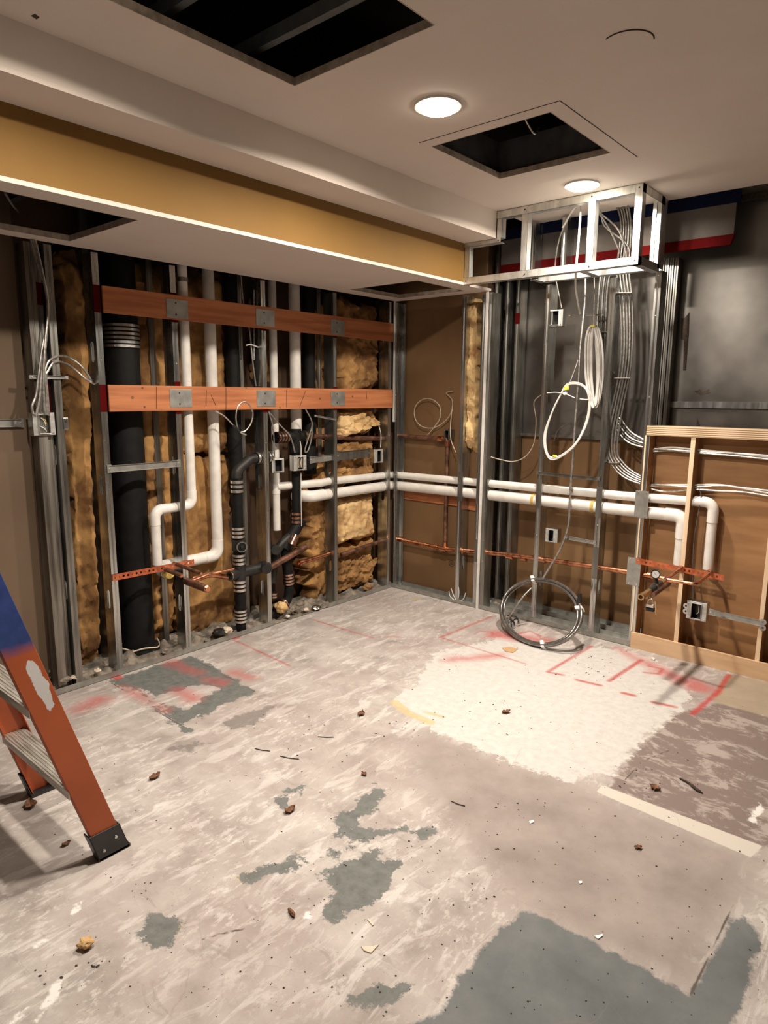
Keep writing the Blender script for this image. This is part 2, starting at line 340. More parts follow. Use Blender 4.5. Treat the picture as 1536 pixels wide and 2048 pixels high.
    dk = ramp(nt, noi(nt, 17, 9, (.35, 1, 1), .72, dist=.8), [(.33, (1, 1, 1)), (.41, (0, 0, 0))]); base = mix(nt, mth(nt, 'MULTIPLY', dk, .4), base, (.22, .185, .17))
    c = base
    ragged = noi(nt, 13, 9, None, .72)
    scr = ramp(nt, noi(nt, 11, 10, (.6, 1, 1), .74, dist=.4), [(.50, (0, 0, 0)), (.57, (1, 1, 1))])
    c = mix(nt, mask('slab', .14, .12, n1), c, ramp(nt, n1, [(.3, (.235, .197, .18)), (.7, (.345, .298, .275))]))
    mv = mix(nt, mth(nt, 'MULTIPLY', scr, .8), (.20, .155, .14), (.40, .35, .32))
    c = mix(nt, mask('mauve', .14, .03, ragged), c, mv)
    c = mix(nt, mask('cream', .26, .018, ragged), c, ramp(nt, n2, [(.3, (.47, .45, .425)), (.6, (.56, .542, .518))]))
    c = mix(nt, mask('tan', .06, .02), c, ramp(nt, n1, [(.3, (.30, .24, .17)), (.7, (.40, .33, .25))]))
    c = mix(nt, mask('strip', .012, .004, n2), c, (.56, .525, .465))
    c = mix(nt, mth(nt, 'MULTIPLY', mask('white', .07, .006, ragged, .003), .9), c, (.74, .73, .71))
    c = mix(nt, mth(nt, 'MULTIPLY', mask('yel', .04, .01), .75), c, (.50, .40, .20))
    c = mix(nt, mth(nt, 'MULTIPLY', mask('smudge', .16, .015, ragged), .75), c, (.17, .148, .14))
    c = mix(nt, mask('grey', .20, .010, ragged, .004), c, ramp(nt, n2, [(.3, (.105, .112, .105)), (.65, (.17, .178, .168))]))
    c = mix(nt, mask('slate', .09, .012, ragged), c, ramp(nt, n1, [(.3, (.10, .11, .112)), (.7, (.165, .175, .175))]))
    c = mix(nt, mth(nt, 'MULTIPLY', mask('rwash', .16, .09, n1, -.02), .72), c, (.44, .085, .08))
    c = mix(nt, mth(nt, 'MULTIPLY', mask('red', .018, .016), .8), c, (.42, .035, .035))
    # dirt flecks and scratches
    fleck = ramp(nt, n3, [(.30, (1, 1, 1)), (.345, (0, 0, 0))]); c = mix(nt, mth(nt, 'MULTIPLY', fleck, .5), c, (.16, .12, .10))
    vo = _n(nt, 'ShaderNodeTexVoronoi', feature='DISTANCE_TO_EDGE'); vo.inputs['Scale'].default_value = 3.2; vo.inputs['Randomness'].default_value = 1
    tc = _n(nt, 'ShaderNodeTexCoord'); av = _n(nt, 'ShaderNodeVectorMath', operation='ADD'); sc = _n(nt, 'ShaderNodeVectorMath', operation='SCALE'); sc.inputs[3].default_value = .5
    nz = _n(nt, 'ShaderNodeTexNoise'); nz.inputs['Scale'].default_value = 4; nz.inputs['Detail'].default_value = 6; L.new(nz.outputs[1], sc.inputs[0]); L.new(tc.outputs['Object'], av.inputs[0]); L.new(sc.outputs[0], av.inputs[1]); L.new(av.outputs[0], vo.inputs['Vector'])
    ck = mth(nt, 'MULTIPLY', mth(nt, 'MULTIPLY_ADD', vo.outputs[0], -260., 1., True), ramp(nt, nb, [(.5, (0, 0, 0)), (.56, (1, 1, 1))]))
    c = mix(nt, mth(nt, 'MULTIPLY', ck, .35), c, (.22, .17, .14))
    c = mix(nt, mask('crack', .008, .003), c, (.10, .08, .07))
    L.new(c, b.inputs['Base Color']); b.inputs['Roughness'].default_value = .72; b.inputs['Specular IOR Level'].default_value = .3
    bp = _n(nt, 'ShaderNodeBump'); bp.inputs['Strength'].default_value = .22; bp.inputs['Distance'].default_value = .006
    L.new(mth(nt, 'ADD', n2, mth(nt, 'MULTIPLY', n3, .4)), bp.inputs['Height']); L.new(bp.outputs[0], b.inputs['Normal'])
    # a slab of thickness under the surface
    sl = MB().box((X0, Y0, -.15), (X1, Y1, -.002)).build('floor_slab', 'rubble'); struct(sl)
floor_build()

def slab_with_holes(name, m, xr, yr, z0, z1, holes, edge=None):
    """horizontal board between z0 and z1 with rectangular holes (x0,x1,y0,y1): one mesh"""
    xs = sorted({*xr, *[h[0] for h in holes], *[h[1] for h in holes]}); ys = sorted({*yr, *[h[2] for h in holes], *[h[3] for h in holes]})
    xs = [x for x in xs if xr[0] <= x <= xr[1]]; ys = [y for y in ys if yr[0] <= y <= yr[1]]
    V = {}; vs = []; fs = []
    def vid(i, j, k):
        if (i, j, k) not in V: V[i, j, k] = len(vs); vs.append((xs[i], ys[j], (z0, z1)[k]))
        return V[i, j, k]
    def solid(i, j):
        if not (0 <= i < len(xs)-1 and 0 <= j < len(ys)-1): return False
        cx, cy = (xs[i]+xs[i+1])/2, (ys[j]+ys[j+1])/2
        return not any(h[0] < cx < h[1] and h[2] < cy < h[3] for h in holes)
    for i in range(len(xs)-1):
        for j in range(len(ys)-1):
            if not solid(i, j): continue
            fs += [(vid(i, j, 0), vid(i, j+1, 0), vid(i+1, j+1, 0), vid(i+1, j, 0)), (vid(i, j, 1), vid(i+1, j, 1), vid(i+1, j+1, 1), vid(i, j+1, 1))]
            if not solid(i-1, j): fs.append((vid(i, j, 0), vid(i, j, 1), vid(i, j+1, 1), vid(i, j+1, 0)))
            if not solid(i+1, j): fs.append((vid(i+1, j, 0), vid(i+1, j+1, 0), vid(i+1, j+1, 1), vid(i+1, j, 1)))
            if not solid(i, j-1): fs.append((vid(i, j, 0), vid(i+1, j, 0), vid(i+1, j, 1), vid(i, j, 1)))
            if not solid(i, j+1): fs.append((vid(i, j+1, 0), vid(i, j+1, 1), vid(i+1, j+1, 1), vid(i+1, j+1, 0)))
    o = MB().add(vs, fs).build(name, m); return o
HA = (1.352, 1.970, -2.95, -2.175)      # big opening
HB = (1.371, 1.945, -1.399, -.824)      # smaller opening
ceil = struct(slab_with_holes('ceiling', 'paint', (1.042, X1), (Y0, .10), ZC, ZC+.016, [HA, HB]))
# cut edges of the openings
for h in (HA, HB):
    x0, x1, y0, y1 = h; e = -.003; g0 = .0004; t = MB(); x0 += g0; y0 += g0; x1 -= g0; y1 -= g0
    for a, b in (((x0, y0), (x0-e, y1)), ((x1+e, y0), (x1, y1)), ((x0-e, y0), (x1+e, y0-e)), ((x0-e, y1+e), (x1+e, y1))):
        t.box((a[0], a[1], ZC-.0005), (b[0], b[1], ZC+.026))
    struct(t.build('trim_1' if h is HA else 'trim_2', 'paint_raw'))
# routed line beside the smaller opening
t = MB(); t.box((1.36, -1.47, ZC-.0012), (2.02, -1.466, ZC)); t.box((2.016, -1.47, ZC-.0012), (2.02, -.70, ZC)); struct(t.build('trim_3', 'crumb'))
# plenum above, its darkness put into near-black surfaces
struct(MB().box((-.36, Y0, 3.05), (X1, .5, 3.08)).build('ceiling_deck', 'dark'))
for k, (a, b) in enumerate((((-.36, Y0), (X1, Y0+.02)), ((X1-.02, Y0), (X1, .5)), ((-.36, .36), (X1, .5)), ((-.36, Y0), (-.34, .5)))):
    struct(MB().box((a[0], a[1], ZC+.02 if k > 1 else ZC+.02), (b[0], b[1], 3.05)).build(f'wall_plenum_{("back","right","far","left")[k]}', 'dark'))
# soffits parallel to the left wall
HL = (.127, .690, -.615, -.105); HK = (.102, .697, -4.2, -2.43)
struct(slab_with_holes('ceiling_low_soffit', 'paint', (0, .8175), (Y0, .012), 2.18, 2.196, [HL, HK]))
struct(MB().box((.8015, Y0, 2.1962), (.8175, -.311, 2.425)).build('wall_mustard_soffit_face', 'yellow'))
struct(MB().box((.8015, Y0, 2.425), (1.042, -.311, 2.441)).build('ceiling_upper_soffit', 'paint'))
struct(MB().box((1.026, Y0, 2.4412), (1.042, -.311, ZC+.016)).build('wall_upper_soffit_face', 'paint'))
for h in (HL, HK):
    x0, x1, y0, y1 = h; e = -.003; g0 = .0004; t = MB(); x0 += g0; y0 += g0; x1 -= g0; y1 -= g0
    for a, b in (((x0, y0), (x0-e, y1)), ((x1+e, y0), (x1, y1)), ((x0-e, y0), (x1+e, y0-e)), ((x0-e, y1+e), (x1+e, y1))):
        t.box((a[0], a[1], 2.1795), (b[0], b[1], 2.205))
    struct(t.build('trim_4' if h is HL else 'trim_5', 'paint_raw'))
# board edge bead down the outer corner of the alcove
struct(MB().box((.794, -.013, 0), (.811, -.0025, 2.18)).build('trim_6', 'jacket'))
struct(MB().box((-.0015, -.012, 1.30), (.009, -.0025, 2.18)).build('trim_7', 'jacket'))
# back walls of the stud cavities and the rest of the room
struct(MB().box((-.36, -2.53, 0), (-.325, .5, ZC)).build('wall_left_back', 'gyp_dimmed'))
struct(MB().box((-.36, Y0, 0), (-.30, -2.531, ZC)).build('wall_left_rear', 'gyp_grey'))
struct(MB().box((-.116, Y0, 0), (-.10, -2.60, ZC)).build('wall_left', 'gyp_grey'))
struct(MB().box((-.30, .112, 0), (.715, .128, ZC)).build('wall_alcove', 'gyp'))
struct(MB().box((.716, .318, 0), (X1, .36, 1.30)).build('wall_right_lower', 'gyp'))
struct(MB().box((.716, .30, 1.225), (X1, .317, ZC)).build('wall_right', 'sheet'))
struct(MB().box((.70, .129, 0), (.715, .36, ZC)).build('wall_alcove_return', 'gyp_dimmed'))
struct(MB().box((X1-.02, Y0, 0), (X1, .3, ZC)).build('wall_room_right', 'gyp_dimmed'))
struct(MB().box((-.10, Y0, 0), (X1-.02, Y0+.02, ZC)).build('wall_room_back', 'gyp_dimmed'))
# metal sheet dressing
struct(MB().box((1.86, .284, 1.44), (X1-.02, .2995, 1.475)).build('trim_8', 'galv'))
struct(MB().box((.86, .286, 1.225), (1.90, .2995, 1.245)).build('trim_9', 'galv_dull'))
# rest of the ceiling beyond the drywall edge, with its two tracks
struct(MB().box((2.235, .104, ZC+.001), (X1, .30, ZC+.012)).build('ceiling_track', 'galv_dull'))
t = MB(); t.box((2.235, .20, 2.53), (X1-.02, .2, 2.58)); t = MB(); t.box((2.235, .10, ZC-.004), (X1-.02, .106, ZC+.0005)); t.box((2.235, .24, 2.545), (X1-.02, .25, ZC)); struct(t.build('trim_10', 'crumb'))

# joists seen through the openings
def joist(a, b, z, w_=.03, h_=.09, label='', grp='steel joists above the ceiling openings'):
    a, b = Vector((*a, z)), Vector((*b, z)); d = (b-a).normalized(); s = Vector((-d.y, d.x, 0))
    o = MB().obox((a+b)/2, (b-a)/2, s*w_, Vector((0, 0, h_))).build('ceiling_joist', 'joist'); return tag(o, label, 'joist', grp)
joist((1.1, -2.31), (2.4, -2.31), 2.672, .014, .022, 'grey steel joist crossing the big ceiling opening, nearer its front corner')
joist((1.1, -2.63), (2.4, -2.63), 2.672, .014, .022, 'grey steel joist crossing the big ceiling opening near its cut-off left corner')
joist((-.2, -2.56), (.79, -2.56), 2.40, .018, .03, 'grey joist crossing the opening in the low soffit at far left')
joist((.42, -4.0), (.42, -2.40), 2.42, .018, .03, 'grey runner above the low soffit opening at far left, along the wall')
b_ = MB(); x0, x1, y0, y1 = HB
b_.box((x0-.03, y1+.006, ZC+.018), (x1+.03, y1+.018, 2.75)); b_.box((x0-.03, y0-.03, ZC+.018), (x0-.018, y1+.005, 2.75))
tag(b_.build('opening_collar', 'joist'), 'dark grey metal collar lining the far sides of the smaller square ceiling opening', 'collar')
MBk = MB().tube(smooth_path([(1.75, -1.45, 2.70), (1.80, -1.25, 2.66), (1.84, -1.15, 2.72), (1.9, -1.0, 2.70)]), .006, 8)
tag(MBk.build('cable', 'cable', smooth=True), 'pale cable lying across the inside of the smaller ceiling opening', 'cable')
tag(MB().tube(smooth_path([(1.77, -1.38, 2.68), (1.76, -1.2, 2.60), (1.72, -1.08, 2.66)]), .004, 8).build('cable', 'cable', smooth=True), 'short thin wire looping down inside the smaller ceiling opening', 'cable')
tag(MB().tube(smooth_path([A(10, 386, z=2.2), A(25, 410, z=2.25), A(38, 425, z=2.3)]), .004, 8).build('cable', 'cable', smooth=True), 'thin pale wire hanging inside the low soffit opening at the left edge', 'cable')

# recessed ceiling lamps
for i, (x, y, p) in enumerate(LIGHTS):
    lb = ('glowing round ceiling lamp near the smaller opening, larger of the two in view', 'glowing round ceiling lamp just in front of the steel-framed box', 'round ceiling lamp above the stepladder',
          'round ceiling lamp behind the viewer', 'round ceiling lamp at the right behind the viewer')[i]
    t = thing('ceiling_lamp', lb, 'lamp', (x, y, ZC), 'round ceiling lamps')
    MB().ring((x, y, ZC-.004), (0, 0, 1), .088, .074, .008, 40).build('trim_ring', 'whiteplastic', t, True)
    MB().cyl((x, y, ZC-.018), (x, y, ZC-.004), .066, .0745, 40).build('lens', 'lens', t, True)
    area((x, y, ZC-.020), p)
# capped hole
tag(MB().tube([(2.366+.076*math.cos(R(a)), -1.716+.076*math.sin(R(a)), ZC-.001) for a in range(-125, 26, 6)], [.0006]+[.0022]*24+[.0006], 6).build('hole_cover', 'crumb'), 'round blank hole cut in the ceiling at upper right, only its dark rim showing', 'hole cover')
tag(MB().poly([A(62, 32, z=ZC-.001), A(70, 28, z=ZC-.001), A(79, 35, z=ZC-.001), A(73, 39, z=ZC-.001)], (0, 0, .001)).build('ceiling_scuff', 'crumb'), 'small dark chip in the ceiling paint near the upper left corner', 'chip')

# ================================================================== STEEL STUDS
def stud_bm(z0, z1, O, a, b, fl=.034, dp=.092, holes=(), lip=.009, th=.0014, open_=False, inset=False):
    """C stud: O corner (front, web side), a = unit vector along wall, b = unit vector into wall"""
    O, a, b = Vector(O), Vector(a), Vector(b); m = MB()
    def P(u, w_, z): q = O+a*u+b*w_; return (q.x, q.y, z)
    # flanges with two shallow ribs
    for w0, sg in ((0, 1), (dp, -1)):
        prof = [(0, 0), (fl*.36, 0), (fl*.42, .0012), (fl*.5, 0), (fl*.58, .0012), (fl*.66, 0), (fl, 0)]
        o = [(u, w0+sg*w_) for u, w_ in prof]; inn = [(u, w_+sg*th) for u, w_ in reversed(o)]
        m.poly([P(u, w_, z0) for u, w_ in o+inn], (0, 0, z1-z0))
        m.poly([P(u, w_, z0) for u, w_ in ((fl-th, w0+sg*th), (fl, w0+sg*th), (fl, w0+sg*lip), (fl-th, w0+sg*lip))], (0, 0, z1-z0))
    # web with knock-outs
    zs = z0; c = dp/2; hw, hh = .018, .05
    def web(w0, w1, za, zb): m.poly([P(u, w_, za) for u, w_ in ((0, w0), (th, w0), (th, w1), (0, w1))], (0, 0, zb-za))
    for h in sorted(holes):
        web(th, dp-th, zs, h-hh); web(th, c-hw, h-hh, h+hh); web(c+hw, dp-th, h-hh, h+hh)
        for sw in (-1, 1):
            for sz in (-1, 1):
                q = [(c+sw*hw, h+sz*hh), (c+sw*(hw-.012), h+sz*hh), (c+sw*hw, h+sz*(hh-.012))]
                m.poly([P(0, w_, z) for w_, z in q], a*th)
        zs = h+hh
    web(th, dp-th, zs, z1)
    return m
def stud(label, O, a, b, z0=.0, z1=2.17, m='galv', grp=None, red=(), screws=(), name='steel_stud', **kw):
    o = tag(stud_bm(z0+.003, z1, O, a, b, **kw).build(name, m), label, 'stud', grp)
    O, a, b = Vector(O), Vector(a), Vector(b); fl = kw.get('fl', .034)
    for za, zb in red:
        p = O-b*.001+Vector((0, 0, za)); q = MB().poly([p, p+a*fl, p+a*fl-b*.0008, p-b*.0008], (0, 0, zb-za)).build('paint_mark', 'red', o); q['label'] = 'red painted band'
    for z in screws:
        p = O+a*fl*.5-b*.0005; MB().cyl(p+Vector((0, 0, z)), p-b*.003+Vector((0, 0, z)), .004, .0025, 8).build('screw', 'band', o)
    return o
GL = 'steel studs of the left wall'; GR = 'steel studs of the right wall'; GBK = 'rear row of studs'
PS = .6096; NX = (-1, 0, 0); MY = (0, -1, 0); PY = (0, 1, 0); PX = (1, 0, 0)
BT, BB, UT, UB = 1.5397, 1.4061, 2.0188, 1.8898
sm = .012
# left wall (web faces the viewer, on the -y side)
def LS(y, label, **kw): return stud(label, (0, y-.034, 0), PY, NX, grp=GL, **kw)
LS(-2.2528, 'steel stud with two full red painted bands at the left ends of the orange boards', red=((BB, BT), (UB, UT)), holes=(.42, 1.03, 1.70), screws=(1.66, .2))
LS(-3*PS, 'steel stud between the big black pipe and the white pipe drop', red=((UB-sm, UB+.01), (UT-.01, UT+sm), (BB-sm*1.5, BB+.01), (BT-.01, BT+sm*2)), holes=(.30, 1.1), screws=(1.66, .1))
LS(-2*PS, 'steel stud just right of the black cleanout stack, floor to soffit', red=((UB-sm, UB+.01), (BB-sm*1.5, BB+.01)), holes=(.26, .95), screws=(.1, 1.2))
LS(-PS, 'steel stud between the two insulation panels left of the corner', red=((UB-sm, UB+.01), (BB-sm, BB+.01), (BT-.01, BT+sm)), holes=(.3, 1.0), m='galv_dull')
LS(-2.4738, 'dull steel stud beside the cable drop at left, ahead of the first insulation strip', holes=(.52, 1.2), m='galv_dull')
stud('wide scuffed steel stud at far left, streaked pale and grey', (-.012, -2.592, 0), PY, NX, fl=.042, dp=.086, m='galv_scuffed', grp=GL, holes=(), red=())
stud('narrow steel stud doubled behind the wide scuffed one at far left', (-.03, -2.546, 0), PY, NX, fl=.03, dp=.07, m='galv_scuffed', grp=GL, red=((1.40, 1.56), (1.9, 2.0)))
LS(-.036, 'doubled steel stud forming the left side of the room corner', m='galv', holes=(.75,), screws=(.4, 1.2))
stud('steel stud in the room corner on the right-hand wall', (.002, .0, 0), PX, PY, grp=GR, m='galv', screws=(.3, .9, 1.5))
# right wall (web on the +x side, seen from the right)
def RS(x, label, z1=2.17, **kw): return stud(label, (x+.034, 0, 0), (-1, 0, 0), PY, z1=z1, grp=GR, **kw)
RS(.601, 'slim steel stud left of the tall insulation strip in the alcove', m='galv', holes=(.3,), screws=(.45, .9))
RS(.758, 'steel stud with a pale board edge at the outer corner of the alcove', m='galv', screws=(.35, .55))
RS(.812, 'second steel stud doubled beyond the pale board edge', m='galv_dull', screws=(.35, .5, 1.6))
RS(1.224, 'steel stud behind the top of the coiled hose', z1=2.18, holes=(.30, 1.5), screws=(.95, .6))
RS(1.631, 'steel stud in the middle bay, right of the coiled hose', z1=2.18, holes=(.32, 1.6), screws=(.95, .72, .45))
RS(1.888, 'steel stud against the plywood box, rising to the ceiling frame', z1=2.19, m='galv', screws=(1.95, 1.5))
# rear row
for (u, v, lb) in ((328, 1150, 'rear steel stud showing between big black pipe and white pipe drop'), (484, 800, 'rear steel stud behind the black cleanout stack'), (209, 1100, 'rear steel stud just left of the red-banded stud'),
                   (640, 900, 'rear steel stud in shadow left of the insulation panels')):
    p = A(u, v, x=-.19); stud(lb, (-.19, p.y-.017, 0), PY, NX, z1=2.5, dp=.09, m='galv_dull', grp=GBK)
for (x, lb, mm) in ((.735, 'rear steel stud against the metal sheet, nearest the alcove', 'galv'), (.825, 'second rear stud against the metal sheet beyond the alcove', 'galv_dull'), (.905, 'third rear stud on the metal sheet, with a red square painted high on it', 'galv_dull')):
    stud(lb, (x+.03, .195, 0), (-1, 0, 0), PY, z1=2.55, m=mm, grp=GBK, red=((1.98, 2.05),) if x > .9 else ())
# nested ribbed studs in front of the sheet, right of the tall stud
for k in range(4):
    x = 1.842+k*.024
    tag(stud_bm(1.20, 2.29, (x+.02, .20+.008*k, 0), (-1, 0, 0), PY, fl=.02, dp=.06).build('ribbed_channel', 'galv_dull'), ('leftmost', 'second', 'third', 'rightmost')[k]+' of four ribbed steel channels standing right of the tall stud', 'channel', 'ribbed channels beside the metal sheet')

# bottom tracks
def track(label, a, b, dp, h=.032, m='plate', side=(0, 1, 0)):
    a, b, s = Vector(a), Vector(b), Vector(side); t = .0015; mb = MB()
    mb.poly([a, a+s*dp, a+s*dp+Vector((0, 0, t)), a+Vector((0, 0, t))], b-a)
    mb.poly([a, a+s*t, a+s*t+Vector((0, 0, h)), a+Vector((0, 0, h))], b-a)
    mb.poly([a+s*dp, a+s*(dp-t), a+s*(dp-t)+Vector((0, 0, h)), a+s*dp+Vector((0, 0, h))], b-a)
    return tag(mb.build('floor_track', m), label, 'track', 'steel floor tracks')
E_ = .0022
track('steel floor track under the left wall, from behind the ladder to the cleanout stack', (E_, -4.6, .001), (E_, -1.21, .001), .096+E_, side=NX)
track('steel floor track along the left wall near the corner', (E_, -.72, .001), (E_, -.002, .001), .096, side=NX)
track('steel floor track of the alcove, under the brown board', (.0, -E_, .001), (.80, -E_, .001), .098, side=PY)
track('steel floor track under the right-hand studs behind the coiled hose', (.815, -E_, .001), (1.925, -E_, .001), .098, side=PY)
track('rear steel floor track against the back of the right chase', (.80, .19, .001), (1.93, .19, .001), .10, side=PY)
track('rear steel floor track in the left chase, half buried in debris', (-.185, -2.7, .001), (-.185, -.2, .001), .095, side=NX)

# stepped box frame of steel studs hanging at the end of the soffits
t = thing('soffit_frame', 'bright steel stud frame boxed out under the ceiling at the end of the soffits', 'frame', (1.4, -.311, 2.18))
yf = -.311; yb = yf+.045; g = .0015; XR = 1.906
def fr(n, a, b, m='galv_lamplit'): return MB().box(a, b).build(n, m, t)
def chan(n, x0, x1, z0, z1, y0=yf, d=.045, m='galv_lamplit', horiz=True):
    """thin channel with front face and returns"""
    mb = MB(); mb.box((x0, y0, z0), (x1, y0+g, z1))
    if horiz: mb.box((x0, y0, z0), (x1, y0+d, z0+g)); mb.box((x0, y0, z1-g), (x1, y0+d, z1))
    else: mb.box((x0, y0, z0), (x0+g, y0+d, z1)); mb.box((x1-g, y0, z0), (x1, y0+d, z1))
    return mb.build(n, m, t)
chan('track', .8176, XR, 2.18, 2.222); chan('track', 1.044, XR, ZC-.044, ZC-.001)
chan('track', .8176, 1.075, 2.398, 2.4245, y0=yf-.002)
chan('stud', .819, .853, 2.222, 2.40, horiz=False, y0=yf+.001); chan('stud', 1.046, 1.080, 2.4245, ZC-.044, horiz=False, y0=yf+.001)
for (u0, u1) in ((1042, 1057), (1173, 1194)):
    a = A(u0, 480, y=yf).x; chan('stud', a, a+.040, 2.222, ZC-.044, horiz=False, y0=yf+.001)
chan('stud', XR-.040, XR, 2.18, ZC-.001, horiz=False, y0=yf-.001)
# right return frame, back rail and bottom rails
MB().box((XR-g, yf+.002, 2.18), (XR, -.001, 2.222)).box((XR-.04, yf+.002, 2.18), (XR-g, -.001, 2.1815)).build('track', 'galv_lamplit', t)
MB().box((XR-g, yf+.002, ZC-.044), (XR, .02, ZC-.002)).box((XR-.04, yf+.002, ZC-.0035), (XR-g, .02, ZC-.002)).build('track', 'galv_lamplit', t)
mb = MB(); mb.box((XR-.001, -.034, 2.20), (XR, .06, ZC-.003)); mb.box((XR-.036, -.034, 2.20), (XR-.001, -.0325, ZC-.003)); mb.box((XR-.036, .058, 2.20), (XR-.001, .06, ZC-.003)); mb.build('stud', 'galv_lamplit', t)
MB().box((XR-.02, -.10, 2.222), (XR-.001, -.088, ZC-.045)).build('stud', 'galv_lamplit', t)
MB().box((1.22, -.10, 2.181), (XR-.04, -.098, 2.215)).box((1.22, -.10, 2.181), (XR-.04, -.06, 2.1825)).build('track', 'galv_lamplit', t)
MB().box((1.22, -.20, 2.182), (1.262, -.10, 2.184)).box((1.56, yb, 2.182), (1.60, -.10, 2.184)).build('brace', 'galv_lamplit', t)
for x, z in ((1.885, ZC-.02), (XR-.02, 2.20), (A(1184, 390, y=yf).x, ZC-.02), (A(1050, 420, y=yf).x, ZC-.02), (A(1178, 530, y=yf).x, 2.20), (A(1050, 545, y=yf).x, 2.20), (.835, 2.20), (1.06, 2.41)):
    MB().cyl((x, yf-.0015, z), (x, yf-.0045, z), .0045, .003, 8).build('screw', 'crumb', t)
# upper rear studs continuing to the deck behind the frame
for x, lb in ((1.31, 'upper rear steel stud seen through the middle of the box frame'), (1.10, 'upper rear steel stud seen through the left of the box frame')):
    stud(lb, (x+.034, .0, 0), (-1, 0, 0), PY, z0=2.225, z1=2.56, m='galv', grp='upper studs behind the box frame')
# header strip: pale board with navy top band and red bottom band
t = thing('header_board', 'pale board strip under the ceiling with navy top band and red bottom band', 'board', (1.6, .1, 2.3))
MB().box((.83, .100, 2.345), (2.245, .116, 2.508)).build('board', 'header', t)
MB().box((.83, .097, 2.508), (2.262, .116, ZC-.002)).build('painted_band', 'blue_tape', t)['label'] = 'navy blue band'
MB().poly([(.83, .094, 2.300), (2.235, .094, 2.300), (2.252, .094, 2.352), (.83, .094, 2.352)], (0, .024, 0)).build('painted_band', 'red', t)['label'] = 'deep red band'
tag(MB().poly([A(u, v, y=.2985) for u, v in ((1368, 637), (1379, 625), (1378, 665), (1372, 741), (1366, 741), (1368, 680), (1362, 678), (1363, 636))], (0, .001, 0)).build('torn_patch', 'crumb'), 'dark torn vertical patch on the metal sheet wall', 'patch')
tag(MB().poly([A(u, v, y=.2985) for u, v in ((1388, 783), (1400, 779), (1405, 784), (1418, 778), (1420, 786), (1400, 790))], (0, .001, 0)).build('torn_patch', 'crumb'), 'small black torn smear low on the metal sheet wall', 'patch')
tag(MB().poly([A(u, v, y=.2985) for u, v in ((1394, 835), (1400, 850), (1399, 868), (1392, 866))], (0, .001, 0)).build('torn_patch', 'crumb'), 'dark mark on the sheet just above the plywood box', 'patch')

# ================================================================== BLOCKING BOARDS AND PLATES
def knotted(name, a, b, label):
    o = tag(MB().box(a, b).build(name, 'block', bevel=.002), label, 'board', 'orange blocking boards'); return o
b1 = knotted('blocking_board', (.0005, -2.246, UB), (.012, -.030, UT), 'upper orange treated-wood blocking board spanning the left wall studs')
b2 = knotted('blocking_board', (.0005, -2.246, BB), (.012, -.030, BT), 'lower orange treated-wood blocking board with pencil marks and knots')
for (u, v, r) in ((265, 795, .008), (289, 814, .006), (285, 776, .006), (492, 776, .005), (560, 815, .006), (640, 797, .008), (705, 793, .008)):
    p = A(u, v, x=.0125); MB().cyl((.0118, p.y, p.z), (.0128, p.y, p.z), r, seg=10).build('knot', 'leaf', b2)
for (u0, v0, u1, v1) in ((313, 773, 313, 818), (413, 780, 412, 812), (452, 775, 452, 820), (573, 780, 573, 814), (611, 782, 600, 812), (422, 790, 432, 812), (732, 782, 734, 798)):
    a, b = A(u0, v0, x=.0125), A(u1, v1, x=.0125); MB().tube([a, b], .0016, 6).build('pencil_mark', 'crumb', b2)
k = 0
for rowi, (v, row) in enumerate(((618, 'upper'), (797, 'lower'))):
    for ci, (u0, u1) in enumerate((((333, 376), (512, 549), (662, 689)), ((340, 384), (514, 551), (662, 690)))[rowi]):
        vv = v+(0, 18, 37)[ci]*(1 if rowi == 0 else 0)
        pa, pb = A(u0, vv, x=.014), A(u1, vv, x=.014); z = pa.z/2+pb.z/2
        o = MB().box((.0125, pa.y, z-.049), (.0150, pb.y, z+.049)).build('nail_plate', 'plate', bevel=.003)
        tag(o, f'grey square nail plate on the {row} orange board at the '+('white pipe stud', 'middle stud', 'stud nearest the corner')[ci], 'plate', 'nail plates on the blocking boards')
        for dz in (-.03, .03):
            y = (pa.y+pb.y)/2-.01; MB().cyl((.0150, y, z+dz), (.0162, y, z+dz), .005, seg=8).build('screw', 'crumb', o)
# blocking in the alcove behind the white pipes
p, q_ = A(800, 990, y=.10), A(948, 1030, y=.10)
tag(MB().box((p.x, .098, .70), (.60, .1115, .80)).build('blocking_board', 'block'), 'short red-orange board behind the white pipes in the alcove, left piece', 'board', 'orange blocking boards')
tag(MB().box((.603, .098, .685), (.765, .1115, .785)).build('blocking_board', 'block'), 'short red-orange board behind the white pipes in the alcove, right piece', 'board', 'orange blocking boards')
